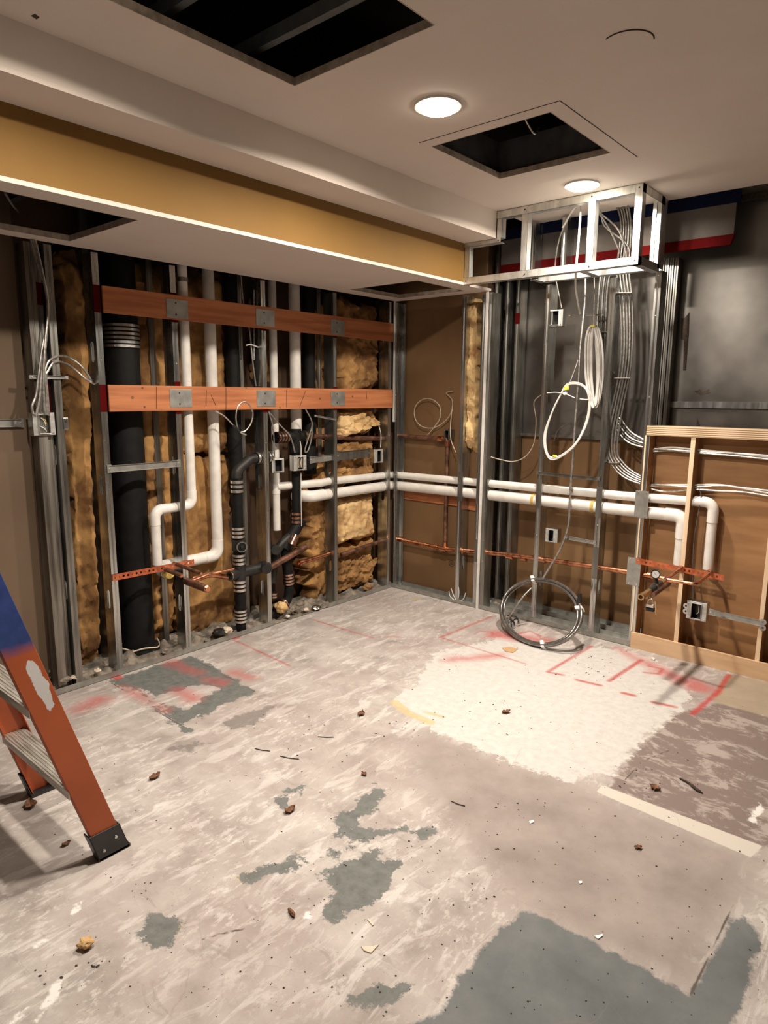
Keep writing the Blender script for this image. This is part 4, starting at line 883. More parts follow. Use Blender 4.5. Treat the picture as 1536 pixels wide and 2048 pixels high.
for (u, v, lb) in ((1372, 1217, 'small figure-eight screw clip left of the plywood box outlet'), (1526, 1250, 'small figure-eight screw clip on the right post of the plywood box')):
    c = A(u, v, y=-.010); o = tag(MB().ring(c+Vector((0, 0, .016)), (0, 1, 0), .016, .006, .003, 16).ring(c-Vector((0, 0, .016)), (0, 1, 0), .016, .006, .003, 16).build('screw_clip', 'galv'), lb, 'clip', 'figure-eight screw clips')

# ================================================================== CABLES
def cable(label, pts, r=.0055, m='cable', grp=None, n=8, ribs=False, name='cable', closed=False, cat='cable'):
    P = smooth_path(pts, n, closed)
    if ribs:
        # finely ribbed armour: alternate radii
        Q = [P[0]]; acc = 0; step = .006
        for a, b in zip(P[:-1], P[1:]):
            L = (b-a).length; s = step-acc
            while s < L: Q.append(a.lerp(b, s/L)); s += step
            acc = L-(s-step)
        P = Q if len(Q) > 3 else P; rr = [r*(1.0 if k % 2 else .8) for k in range(len(P))]
        o = MB().tube(P, rr, 8).build(name, m, smooth=True)
    else: o = MB().tube(P, r, 8, closed=closed).build(name, m, smooth=True)
    return tag(o, label, cat, grp)
# two bundles in the right chase
GA = 'left cable bundle of the right chase'; GBn = 'right cable bundle of the right chase'
for k in range(5):
    dx = k*6-12; yy_ = .13+.012*(k % 2)
    top = [(1246+dx*.5, 392), (1236+dx, 430), (1222+dx, 500), (1208+dx*.7, 565), (1203+dx*.7, 640), (1202+dx*.7, 700), (1206+dx*.7, 760), (1222+dx*.5, 820), (1240+dx*.35, 862-k*5), (1262+dx*.2, 886-k*5), (1300, 897-k*3)]
    cable(('leftmost', 'second', 'middle', 'fourth', 'rightmost')[k]+' grey cable in the darker bundle behind the middle-bay stud', [A(u, v, y=yy_) for u, v in top], .0062, 'cable' if k % 2 == 0 else 'cable_dk', GA)
for k in range(5):
    dx = k*6-12; yy_ = .055+.010*(k % 2)
    top = [(1240+dx, 395), (1252+dx*.8, 450), (1246+dx, 540), (1252+dx, 600), (1254+dx*.9, 680), (1250+dx*.9, 740), (1238+dx*.9, 800), (1226+dx, 860), (1224+dx*.9, 905), (1236+dx*.7, 935-k*3), (1258+dx*.4, 957-k*4), (1296, 972-k*3)]
    cable(('leftmost', 'second', 'middle', 'fourth', 'rightmost')[k]+' bright grey cable in the front bundle curving into the plywood box', [A(u, v, y=yy_) for u, v in top], .0058, 'cable' if k in (1, 3) else 'cable_mid', GBn)
for k, (v0, v1, v2) in enumerate(((897, 903, 910), (901, 899, 914), (904, 905, 918))):
    cable(('upper', 'middle', 'lower')[k]+' grey cable of the top line of cables crossing the plywood box', [A(1296, v0, y=.07), A(1340, v1-4, y=.06+.01*k), A(1388, v1, y=.06), A(1470, (v1+v2)/2, y=.06), A(1560, v2+3, y=.06)], .0055, 'cable' if k != 1 else 'cable_wh', 'upper cables in the plywood box')
for k, (v0, v1, v2) in enumerate(((969, 974, 978), (972, 970, 985), (976, 979, 990))):
    cable(('upper', 'middle', 'lower')[k]+' grey cable of the second line of cables crossing the plywood box', [A(1296, v0, y=.07), A(1330, v1+(k-1)*4, y=.06+.01*k), A(1388, v1, y=.055), A(1440, v1-3+3*k, y=.055), A(1490, (v1+v2)/2, y=.06), A(1560, v2+6, y=.06)], .0055, 'cable' if k != 1 else 'cable_wh', 'lower cables in the plywood box')
def tie(label, u0, u1, v, y, m='whiteplastic', h=.006): 
    a, b = A(u0, v, y=y), A(u1, v, y=y); return tag(MB().obox((a+b)/2, (b-a)/2, Vector((0, .014, 0)), Vector((0, 0, h/2))).build('cable_tie', m, bevel=.001), label, 'cable tie', 'cable ties and clips')
tie('silver clip round the front cable bundle near the ceiling frame', 1238, 1264, 586, .05, 'band'); tie('silver clip round the front cable bundle at its middle', 1230, 1262, 756, .05, 'band')
tie('grey clip round the front cable bundle above the white pipes', 1218, 1240, 926, .05, 'galv'); tie('dark tie round the rear cable bundle', 1196, 1216, 664, .12, 'galv_dull')
# armoured cable from the ceiling frame down to the hose coil
yc = -.012
cable('long ribbed armoured cable hanging from the ceiling frame down to the coil on the floor', [Y(1171, 555, .03), Y(1170, 600, .03), Y(1166, 640, .02), Y(1160, 700, .01), Y(1157, 760, 0), Y(1150, 850, -.004), Y(1145, 930, -.012), Y(1142, 962, -.012), Y(1139, 1010, -.016), Y(1137, 1050, -.03), Y(1122, 1095, -.05), Y(1102, 1130, -.08), Y(1086, 1156, -.10)], .0080, 'cable', ribs=True, n=10)
cable('bright cable looping over the frame and down to meet the armoured cable', [Y(1125, 455, -.10), Y(1150, 415, -.15), Y(1161, 408, -.20), Y(1158, 470, -.24), Y(1152, 540, -.27), Y(1152, 580, -.15), Y(1160, 628, .02)], .0055, 'cable_wh', n=10)
cable('thin cable arching left inside the box frame', [Y(1160, 409, -.1), Y(1140, 430, -.08), Y(1118, 480, -.05), Y(1110, 540, .0), Y(1116, 580, .02), Y(1123, 616, .025)], .004, 'cable')
for k, (u1, u2) in enumerate(((1222, 1240), (1236, 1250), (1210, 1256))):
    cable(('lowest', 'middle', 'highest')[k]+' of three thin cables slanting behind the bright frame post', [Y(1172, 406-k*3, -.1), Y(1200, 430-k*4, -.06), Y(u1, 465-k*6, -.02), Y(u2, 505-k*6, .03), Y(1254, 540, .05)], .0045, 'cable')
# hanging white hank
hank = 'loops of the white cable hank'
for k in range(6):
    cx_ = 1187+(k-2.5)*1.6; wpx = 2.4+abs(k-2.5)*3.0; yk = .0+.012*(k % 3)-.02
    pts = [Y(cx_, 652, yk), Y(cx_-wpx, 672, yk), Y(cx_-wpx*1.25, 715, yk), Y(cx_-wpx, 765, yk), Y(cx_+3, 815-k % 2*4, yk), Y(cx_+wpx+4, 765, yk+.012), Y(cx_+wpx*1.3+2, 715, yk+.012), Y(cx_+wpx, 672, yk+.012)]
    m_ = 'cable_wh'
    o = MB().tube(smooth_path(pts, 7, True), .0068, 8, closed=True)
    if k == 0: hk = thing('cable_hank', 'white cable gathered into a long narrow hank, hung left of the middle-bay stud', 'cable', Y(1187, 735, 0))
    o.build('cable_loop', m_, hk, True)
MB().obox(Y(1187, 652, -.02), (.014, 0, 0), (0, .018, 0), (0, 0, .006)).build('cable_tie', 'yellowplastic', hk, bevel=.002)
MB().tube(smooth_path([Y(1187, 652, -.01), Y(1188, 620, .0), Y(1189, 580, .0), Y(1188, 545, .0)], 5), .003, 8).build('hanging_wire', 'cable', hk, True)
# big oval loop with the yellow tag
lp = thing('cable_loop', 'large oval loop of pale cable tied with a yellow tag, hanging in the hose bay', 'cable', Y(1135, 850, -.02))
for k in range(2):
    o_ = 2.5*k
    pts = [Y(1134, 771-o_, -.03), Y(1158, 769-o_, -.03), Y(1174+o_, 782, -.03), Y(1178+o_, 812, -.02), Y(1170+o_, 850, -.015), Y(1150, 888+o_, -.03), Y(1120, 912+o_, -.03), Y(1100, 914+o_*1.5, -.03), Y(1092-o_, 896, -.03), Y(1092-o_, 865, -.03), Y(1104, 825, -.03), Y(1120, 792, -.03)]
    MB().tube(smooth_path(pts, 8, True), .0055, 8, closed=True).build('cable_turn', 'cable_wh', lp, True)
MB().tube(smooth_path([Y(1138, 770, -.03), Y(1150, 738, -.01), Y(1156, 720, .0)], 6), .0055, 8).build('cable_tail', 'cable', lp, True)
MB().obox(Y(1133, 776, -.04), (.016, 0, .002), (0, .004, 0), (-.001, 0, .012)).build('yellow_tag', 'yellowplastic', lp, bevel=.001)
MB().obox(Y(1131, 787, -.035), (.010, 0, .002), (0, .012, 0), (-.002, 0, .009)).build('white_wrap', 'whiteplastic', lp, bevel=.002)
MB().tube(smooth_path([Y(1094, 786, -.03), Y(1112, 785, -.035), Y(1131, 788, -.04), Y(1150, 796, -.04)], 6), .003, 8).build('zip_tail', 'whiteplastic', lp, True)
MB().tube(smooth_path([Y(1160, 798, -.03), Y(1170, 799, -.035), Y(1178, 799, -.03)], 6), .003, 8).build('zip_tail', 'whiteplastic', lp, True)
MB().obox(Y(1110, 912, -.03), (.012, 0, -.002), (0, .008, 0), (.0, 0, .006)).build('yellow_wrap', 'yellowplastic', lp, bevel=.001)
# thin wires of the right side
cable('thin beige wire sagging from the alcove corner stud to the rear stud', [Y(979, 913, .03), Y(1000, 919, .08), Y(1027, 923, .12), Y(1052, 912, .14), Y(1068, 885, .15), Y(1072, 840, .15), Y(1068, 805, .15), Y(1082, 790, .15)], .0032, 'wire')
cable('thin dark wire arching beside the big cable loop', [Y(1108, 882, .10), Y(1115, 862, .10), Y(1130, 850, .10), Y(1145, 842, .1)], .003, 'cable_dk')
cable('thin beige wire coiled into a circle in the alcove, tail crossing below', [Y(855, 870, .07), Y(870, 852, .07), Y(880, 835, .07), Y(879, 812, .07), Y(862, 798, .07), Y(843, 800, .07), Y(830, 815, .07), Y(830, 836, .07), Y(842, 852, .07), Y(866, 856, .07), Y(890, 842, .07), Y(903, 822, .07), Y(904, 800, .08), Y(893, 786, .09), Y(906, 782, .092)], .0034, 'wire', n=7)
cable('thin beige wire running down the slim alcove stud', [Y(905, 812, .02), Y(901, 850, .02), Y(902, 880, .02), Y(912, 905, .02)], .003, 'wire')
# left side cables
GLc = 'cables dropping to the far left outlet box'
L5 = [((62, 478), (78, 540), (92, 580), (95, 640), (84, 700), (77, 752), (72, 790), (64, 812), (66, 828)), ((66, 478), (84, 545), (95, 600), (92, 680), (83, 752), (80, 790), (73, 830)), ((70, 480), (88, 560), (96, 620), (90, 690), (87, 752), (88, 800), (90, 830))]
for k, q in enumerate(L5): cable(('left', 'middle', 'right')[k]+' of three grey cables dropping from above into the far left box', [A(u, v, x=.008+.006*k) for u, v in q], .0062, 'cable', GLc)
for k, q in enumerate([((94, 830), (93, 790), (90, 752), (92, 735), (100, 720), (118, 712), (140, 716), (165, 735), (185, 765)), ((98, 832), (95, 790), (92, 752), (96, 742), (106, 726), (122, 724), (145, 735), (168, 755), (192, 770))]):
    cable(('upper', 'lower')[k]+' of two cables arching from the far left box behind a stud to the right', [A(u, v, x=(.012 if i < 5 else (-.0 if i == 5 else -.05))) for i, (u, v) in enumerate(q)], .0058, 'cable', GLc)
cable('dark cable tied in a vertical loop below the lower orange board, by the middle stud', [A(u, v, x=.012) for u, v in ((430, 822), (448, 832), (466, 850), (478, 862), (490, 862), (502, 846), (505, 825), (497, 808), (486, 804), (475, 815), (472, 838), (478, 862), (492, 870))], .0045, 'cable')
tie_ = tag(MB().tube([A(466, 850, x=.014), A(480, 864, x=.014)], .008, 8).build('tape_wrap', 'blackplastic'), 'black tape wrap on the cable loop under the lower orange board', 'tape')
cable('thin pale cable hanging from the middle stud to the small open box', [A(u, v, x=.002) for u, v in ((537, 822), (545, 850), (548, 880), (549, 915))], .004, 'cable')
cable('dark cable slanting from the middle stud to the paper-stuffed box', [A(u, v, x=.0) for u, v in ((538, 824), (560, 850), (580, 872), (590, 905))], .0045, 'cable')
cable('thin cable ending in a narrow loop above the paper-stuffed box', [A(u, v, x=.002) for u, v in ((611, 818), (622, 838), (624, 852), (618, 872), (610, 898), (612, 905), (618, 896), (624, 870), (624, 852))], .0042, 'cable', n=7)
cable('thin white wire rising out of the paper-stuffed box', [A(u, v, x=.004) for u, v in ((602, 915), (602, 895), (600, 882))], .003, 'cable_wh')
cable('thin white wire hanging beside the second black stack', [A(u, v, x=-.03) for u, v in ((602, 945), (602, 990), (603, 1052))], .0025, 'cable_wh')
cable('thin white wire rising from the corner outlet box', [A(u, v, x=-.01) for u, v in ((761, 895), (762, 870), (758, 852))], .003, 'cable_wh')
for k, q in enumerate([((482, 552), (486, 600), (499, 660), (505, 720), (512, 772)), ((508, 580), (508, 640), (508, 720))]): cable(('longer', 'shorter')[k]+' thin cable in the dark bay between the boards, left of the middle stud', [A(u, v, x=-.05) for u, v in q], .0045, 'cable')
tag(MB().tube(smooth_path([A(492, 691, x=-.03), A(500, 689, x=-.02), A(510, 692, x=-.03), A(520, 696, x=-.04)]), .004, 8).build('cable_tie', 'whiteplastic', smooth=True), 'white tie round the thin cables in the dark bay between the boards', 'cable tie', 'cable ties and clips')
cable('thin wire threaded along the inner post of the plywood box down to its outlet', [Y(1398, 978, .03), Y(1402, 995, .03), Y(1394, 1040, .02), Y(1388, 1080, .015), Y(1385, 1140, .01), Y(1386, 1180, -.005), Y(1386, 1198, -.008)], .0025, 'cable_dk')
t = thing('wire_crimps', 'bundle of bare wire ends sticking up at the foot of the alcove stud', 'wire', Y(912, 1196, -.01))
for q in (((912, 1200), (906, 1188), (902, 1176)), ((916, 1200), (918, 1186), (917, 1174)), ((922, 1202), (928, 1196), (931, 1186)), ((908, 1200), (900, 1192), (898, 1182))): MB().tube(smooth_path([Y(u, v, -.012) for u, v in q], 5), .0028, 8).build('wire_end', 'cable_wh', t, True)

# ---- coiled hose on the floor, leaning on the studs
co = thing('coiled_hose', 'large coil of dark flexible conduit with a bright highlight, leaning on the studs', 'hose', (1.33, -.2, 0))
# plane of the coil: rests on the floor in front and leans back against the studs
bl = A(1082, 1292, z=.012); tp = A(1076, 1158, y=-.035); lf = A(1000, 1215, y=-.13); rg = A(1158, 1218, y=-.13)
cen = (bl+tp)/2; ayv = (tp-bl)/2; axv = (rg-lf)/2; 
def coil_pt(a, s=1., off=0.): return cen+axv*math.cos(a)*s+ayv*math.sin(a)*s+Vector((0, -1, .35)).normalized()*off+Vector((0, 0, (1-s)*.0))
for k, (s, off) in enumerate(((1., 0), (.955, .012), (.985, .026), (.93, -.006))):
    shift = axv*(-.03 if k == 1 else (.045 if k == 2 else 0))-ayv*(.02 if k == 1 else 0)
    pts = [coil_pt(a*math.pi*2/48, s, off)+shift for a in range(48)]
    for p in pts: p.z = max(p.z, .010)
    MB().tube(pts, .0088, 12, closed=True).build('hose_turn', 'hose', co, True)
for a, lb in ((96, 't'), (-86, 'b'), (5, 'r')):
    p = coil_pt(R(a), .975, .008); tg = (coil_pt(R(a+4), .975, .008)-p).normalized(); rd = (p-cen).normalized(); nn = tg.cross(rd)
    p.z = max(p.z, .022)
    MB().obox(p, tg*.012, rd*.024, nn*.024).build('white_tape', 'whiteplastic', co, bevel=.004)
MB().tube([A(1157, 1226, y=-.19), A(1158, 1205, y=-.19), A(1160, 1187, y=-.19)], [.012, .015, .010], 12).build('hose_end_plug', 'blackplastic', co, True)
MB().tube(smooth_path([Y(1063, 1176, -.10), Y(1045, 1195, -.15), Y(1022, 1228, -.2), A(1015, 1248, z=.02), A(1016, 1262, z=.012)], 7), .006, 10).build('hose_tail', 'cable', co, True)
rnd = random.Random(3)
for k in range(7):
    c = A(1024+rnd.uniform(-6, 6), 1243+rnd.uniform(-8, 8), z=.03); v1 = Vector((rnd.uniform(-1, 1), rnd.uniform(-1, 1), rnd.uniform(-.3, .8))).normalized()*.03
    MB().tube(smooth_path([c-v1, c+Vector((0, 0, .015)), c+v1, c+v1+Vector((.01, -.01, -.02))], 5), .004, 8).build('black_tie', 'blackplastic', co, True)

# ================================================================== PLYWOOD BOX
t = thing('plywood_box', 'open-fronted plywood box frame at right with posts, top plate and bottom board', 'box', (2.3, 0, 0))
xa, xb = 1.932, 3.15; th = .018; pd = .115
def plyb(n, a, b, m='ply', ed=True):
    o = MB().box(a, b).build(n, m, t, bevel=.0008); o.data.materials.append(M['ply_front'])
    if ed:
        for p in o.data.polygons:
            if abs(p.normal.y) > .9 and p.center.y < -.0005+min(a[1], b[1])+.001: p.material_index = 1
    return o
plyb('back_panel', (1.926, .100, .03), (xb, .112, 1.30), ed=False)
plyb('bottom_board', (1.905, -.012, .0), (xb, .004, .097), 'ply_lite', ed=False)
plyb('bottom_plate', (1.925, .0045, .0), (xb, .099, .018))
plyb('side_post', (1.907, .0045, .098), (1.924, .099, 1.283))
for x, w_ in ((2.150, .024), (2.575, .022)): plyb('inner_post', (x, .001, .0185), (x+w_, .0995, 1.283))
o = MB().box((1.905, -.006, 1.284), (xb, .115, 1.338)).build('top_plate', 'ply_edge', t, bevel=.001)
# extend the corner of the box to meet the stud edge: strip of pale ply up the left
plyb('edge_strip', (1.898, -.002, .098), (1.9065, .03, 1.283), 'ply_front')

# valve assembly in the plywood box
t = thing('valve_assembly', 'copper branch with pressure gauge, black valve and capped brass outlet in the plywood box', 'valve', (2.166, -.3, .53))
vx, vz = 2.166, .545
def V(y, dz=0, dx=0): return Vector((vx+dx, y, vz+y*.045+dz))
MB().tube(fillet([cu_l+Vector((0, 0, .03)), Vector((cu_l.x, cu_l.y, vz)), V(-.01), V(-.30)], .025), .0095, 12).build('copper_tube', 'copper', t, True)
tx = A(1424, 1142, y=-.01).x
MB().tube(fillet([cu_u+Vector((0, 0, .03)), Vector((cu_u.x, cu_u.y, vz)), Vector((tx, -.01, vz)), Vector((tx, -.30, vz-.006)), V(-.285)], .022), .0088, 12).build('copper_tube', 'copper', t, True)
MB().cyl(V(-.255), V(-.315), .0125, seg=14).build('tee_fitting', 'copper', t, True)
MB().cyl(V(-.285, 0, .0), V(-.285, 0, .035), .0115, seg=12).build('tee_fitting', 'copper', t, True)
MB().cyl(V(-.02), V(-.045), .013, seg=12).build('elbow_fitting', 'copper', t, True)
MB().cyl(V(-.315), V(-.37), .013, .0155, 14).build('union_fitting', 'brass', t, True)
MB().cyl(V(-.37), V(-.47), .0175, seg=8).build('valve_body', 'blackplastic', t, True)
MB().ring(V(-.455), (0, 1, 0), .0205, .012, .010).build('valve_collar', 'galv_dull', t, True)
MB().cyl(V(-.47), V(-.53), .0165, .0145, 16).build('valve_barrel', 'tar', t, True)
MB().cyl(V(-.53), V(-.60), .0155, seg=6).build('brass_nut', 'brass', t, True)
MB().ring(V(-.625), (0, 1, 0), .0165, .0105, .05).build('outlet_ring', 'brass', t, True)
MB().cyl(Vector((2.13, -.12, .470)), Vector((2.13, -.38, .462)), .0175, seg=16).build('copper_stub', 'copper_old', t, True)
gc = A(1311, 1148, y=-.42); gn = Vector((.30, -.92, .10)).normalized()
g_ = MB().cyl(gc+gn*-.012, gc+gn*.010, .0235, seg=28).build('pressure_gauge', 'blackplastic', t, True)
MB().cyl(gc+gn*.010, gc+gn*.0112, .0190, seg=28).build('gauge_dial', 'glass_gauge', g_, True)
MB().ring(gc+gn*.010, gn, .0242, .0200, .006, 28).build('gauge_rim', 'chrome', g_, True)
gu = Vector((0, 0, 1)); gu = (gu-gn*gu.dot(gn)).normalized(); gs = gn.cross(gu)
MB().tube([gc+gn*.012-(gs*.005+gu*.005), gc+gn*.012+(gs*.008+gu*.009)], .0009, 6).build('gauge_needle', 'blackplastic', g_)
for k in range(9):
    a = R(-40+k*32.5); d = gs*math.cos(a)+gu*math.sin(a); MB().tube([gc+gn*.0116+d*.0150, gc+gn*.0116+d*.0178], .0006, 5).build('dial_tick', 'blackplastic', g_)
MB().cyl(gc-gu*.020-gn*.002, V(-.42, .01), .0105, seg=12).build('gauge_stem', 'blackplastic', t, True)
MB().cyl(V(-.555, .012), V(-.555, -.030), .011, seg=12).build('drain_spout', 'brass', t, True)
# padlock hung on the valve
t = thing('padlock', 'small padlock with dark lower half hanging from the brass outlet', 'padlock', A(1302, 1210, y=-.55))
c = A(1301, 1210, y=-.555)
MB().tube(fillet([c+Vector((-.012, 0, .0)), c+Vector((-.012, 0, .032)), c+Vector((.012, 0, .032)), c+Vector((.012, 0, 0))], .011), .003, 8).build('shackle', 'band', t, True)
MB().box(c+Vector((-.019, -.010, -.012)), c+Vector((.019, .010, .006))).build('lock_body', 'band', t, bevel=.003)
MB().box(c+Vector((-.021, -.012, -.032)), c+Vector((.021, .012, -.012))).build('lock_bumper', 'blackplastic', t, bevel=.004)
MB().obox(c+Vector((.028, -.002, -.012)), (.003, 0, -.0006), (0, .002, 0), (.005, 0, -.034)).build('tag_strip', 'brass', t)

# ================================================================== LADDER
t = thing('stepladder', 'orange fibreglass stepladder with blue-sprayed rails and worn aluminium treads', 'ladder', (1.05, -3.1, 0))
LX0, LX1 = .775, 1.335; sl = -.300
def rail(xo, xi, y0, slope, z1, name='front_rail', wd=.088, dx=0):
    """channel rail: web at xo, flanges towards xi; y0 = foot centre"""
    g_ = .004; s = 1 if xi > xo else -1; fl = .030; mb = MB()
    d = Vector((dx, slope*z1, z1)); o = Vector((xo, y0, .004))
    def q(x, y): return o+Vector((x, y, 0))
    mb.poly([q(0, -wd/2), q(0, wd/2), q(s*g_, wd/2), q(s*g_, -wd/2)], d)
    for sg in (-1, 1): mb.poly([q(s*g_, sg*wd/2), q(s*fl, sg*wd/2), q(s*fl, sg*(wd/2-g_)), q(s*g_, sg*(wd/2-g_))], d)
    return mb.build(name, 'ladder', t, bevel=.0012)
HL_ = 1.95
fy = -3.000
rail(LX1, LX0, fy, sl, HL_, dx=-.05); rail(LX0, LX1, fy, sl, HL_, dx=.05)
for k in range(6):
    z = .275+k*.305; y = fy+sl*z; xi0 = LX0+.006+.05*z/HL_; xi1 = LX1-.006-.05*z/HL_
    mb = MB(); mb.box((xi0, y-.043, z-.003), (xi1, y+.036, z)); mb.box((xi0, y-.043, z-.026), (xi1, y-.040, z-.003)); mb.box((xi0, y+.033, z-.026), (xi1, y+.036, z-.003))
    for r_ in range(7): mb.box((xi0, y-.036+r_*.0105, z), (xi1, y-.033+r_*.0105, z+.0022))
    st = mb.build('tread', 'alu', t)
# rubber feet on metal shoes
for xo, s in ((LX1, -1), (LX0, 1)):
    y = fy; mb = MB(); x0 = xo+(.003 if s < 0 else -.003)
    d = Vector((0, sl*.10, .10)); o = Vector((x0, y, .001))
    mb.poly([o+Vector((0, -.052, 0)), o+Vector((0, .052, 0)), o+Vector((s*.004, .052, 0)), o+Vector((s*.004, -.052, 0))], d)
    for sg in (-1, 1): mb.poly([o+Vector((0, sg*.052, 0)), o+Vector((s*.04, sg*.052, 0)), o+Vector((s*.04, sg*.047, 0)), o+Vector((0, sg*.047, 0))], d)
    mb.box((x0, y-.055, .001), (x0+s*.042, y+.055, .012))
    f_ = mb.build('foot_shoe', 'blackplastic', t, bevel=.002)
    for dy, dz in ((-.026, .034), (.024, .062)):
        MB().cyl((x0, y+dy+sl*dz, dz), (x0-s*.004, y+dy+sl*dz, dz), .006, .005, 10).build('rivet', 'galv', f_, True)
# rear rails, cross bars and top cap
ry = fy-.98; rs_ = (fy+sl*HL_-.10-ry)/HL_
rail(LX1-.02, LX0, ry, rs_, HL_-.05, 'rear_rail', .05, -.03); rail(LX0+.02, LX1, ry, rs_, HL_-.05, 'rear_rail', .05, .03)
for z in (.35, .95, 1.5): MB().box((LX0+.03, ry+rs_*z-.012, z), (LX1-.03, ry+rs_*z+.012, z+.02)).build('rear_brace', 'alu', t)
MB().box((LX0-.0, fy+sl*HL_-.20, HL_), (LX1+.0, fy+sl*HL_+.07, HL_+.04)).build('top_cap', 'blackplastic', t, bevel=.006)

# ================================================================== DEBRIS
def chunk(label, c, r, m='leaf', squash=.35, seed=0, name='debris_chip', cat='debris', grp='crumbs and chips on the floor', sub=1, stretch=(1, 1)):
    bm = bmesh.new(); bmesh.ops.create_icosphere(bm, subdivisions=sub, radius=r)
    rn = random.Random(seed); a = rn.uniform(0, 6.28)
    for v in bm.verts:
        k = 1+rn.uniform(-.35, .35) if sub == 1 else 1+.45*noise.noise(v.co*(1.6/r)+Vector((seed, 0, 0)))
        x, y = v.co.x*k*stretch[0], v.co.y*k*stretch[1]
        v.co = Vector((x*math.cos(a)-y*math.sin(a), x*math.sin(a)+y*math.cos(a), v.co.z*k*squash))
    mz = min(v.co.z for v in bm.verts)
    for v in bm.verts: v.co.z -= mz-.0005
    me = bpy.data.meshes.new(name); bm.to_mesh(me); bm.free(); me.materials.append(M[m]); o = bpy.data.objects.new(name, me); COL.objects.link(o); o.location = c
    return tag(o, label, cat, grp)
def leafy(label, u, v, L=.03, seed=0, m='leaf'):
    rn = random.Random(seed); c = A(u, v, z=.0); a = rn.uniform(0, 3.14); n = 8; top = []
    ca, sa = math.cos(a), math.sin(a); vs = []; fs = []
    for i in range(n+1):
        t_ = i/n; w_ = L*.32*math.sin(math.pi*min(1, t_*1.02))**.7*(1+rn.uniform(-.35, .35)); x = (t_-.5)*L
        for s in (-1, 0, 1):
            y = s*w_; z = .003+.22*L*abs(s)*rn.uniform(.3, 1)+.10*L*(t_-.5)**2*4
            vs.append((x*ca-y*sa, x*sa+y*ca, z))
    for i in range(n):
        for s in (0, 1): k = i*3+s; fs.append((k, k+1, k+4, k+3))
    me = bpy.data.meshes.new('dry_leaf'); me.from_pydata(vs, [], fs); me.materials.append(M[m]); o = bpy.data.objects.new('dry_leaf', me); COL.objects.link(o); o.location = (c.x, c.y, 0)
    sm_ = o.modifiers.new('thickness', 'SOLIDIFY'); sm_.thickness = .0012
    return tag(o, label, 'leaf', 'dry leaves on the floor')
for u, v, L, lb in ((722, 1430, .032, 'curled dry leaf in the middle of the floor, nearest the spotlit patch'), (310, 1556, .034, 'thin dry leaf right of the ladder rail'), (580, 1623, .032, 'curled brown leaf left of the grey paint patches'), (62, 1612, .040, 'dark reddish leaf in the ladder shadow'),
                    (728, 1550, .02, 'small dry leaf above the grey paint patches'), (133, 1690, .02, 'small leaf in the shadow beside the ladder foot'), (1310, 1578, .030, 'dark crumpled leaf beside the pale floor strip'), (1012, 1426, .03, 'dark curled leaf on the pale cream patch'), (1276, 1697, .018, 'small dark leaf below the pale floor strip')):
    leafy(lb, u, v, L*1.55, int(u))
for q, lb, m_ in ((((728, 1902), (722, 1893), (742, 1894), (758, 1890), (742, 1907)), 'pale torn paper scrap on the floor at lower middle', 'paper'), (((1004, 1296), (1020, 1294), (1036, 1298), (1026, 1306), (1010, 1303)), 'tan square cardboard scrap in front of the coiled hose', 'card'),
                  (((734, 1839), (737, 1838), (748, 1850), (745, 1852)), 'narrow pale sliver near the torn paper scrap', 'paper'), (((1188, 1873), (1205, 1869), (1206, 1872), (1196, 1879)), 'white chip on the grey slab at lower right', 'whiteplastic'), (((1058, 1643), (1067, 1641), (1068, 1645), (1060, 1648)), 'white chip on the slab, right of centre', 'whiteplastic'),
                  (((1157, 1763), (1164, 1763), (1164, 1767), (1159, 1768)), 'tiny white chip in the middle of the slab', 'whiteplastic')):
    tag(MB().poly([A(u, v, z=.001) for u, v in q], (0, 0, .0025)).build('paper_scrap', m_), lb, 'scrap', 'flat scraps on the floor')
chunk('fuzzy tan tuft of insulation on the floor at lower left', A(171, 1896, z=0), .019, 'insul_pale', .7, 5, 'insulation_tuft', 'debris', None, 3)
chunk('brown twig-like chip on the floor below centre', A(583, 1829, z=0), .015, 'leaf', .5, 9, 'wood_chip', 'debris', None, 2, (1.3, .4))
tag(MB().tube(smooth_path([A(1360, 1557, z=.004), A(1378, 1566, z=.006), A(1392, 1578, z=.005), A(1405, 1586, z=.004)]), [.0035]*8+[.006]*8+[.003]*3, 7).build('twig', 'crumb'), 'dark twig on the mauve floor area at right', 'twig')
for (u0, v0, u1, v1, lb) in ((510, 1497, 540, 1502, 'thin dark splinter on the bright floor left of centre'), (560, 1512, 598, 1518, 'long thin splinter beside another on the bright floor'), (636, 1473, 668, 1474, 'thin scratch-like splinter in the floor centre'), (902, 1602, 930, 1612, 'thin dark splinter on the slab near the cream patch')):
    tag(MB().tube([A(u0, v0, z=.002), A((u0+u1)/2, (v0+v1)/2+1, z=.003), A(u1, v1, z=.002)], .0018, 6).build('splinter', 'crumb'), lb, 'splinter', 'dark splinters on the floor')
chunk('white round cap on the floor at the foot of the plywood box', A(1306, 1320, z=0), .012, 'whiteplastic', .6, 3, 'plastic_cap', 'cap', None, 2)
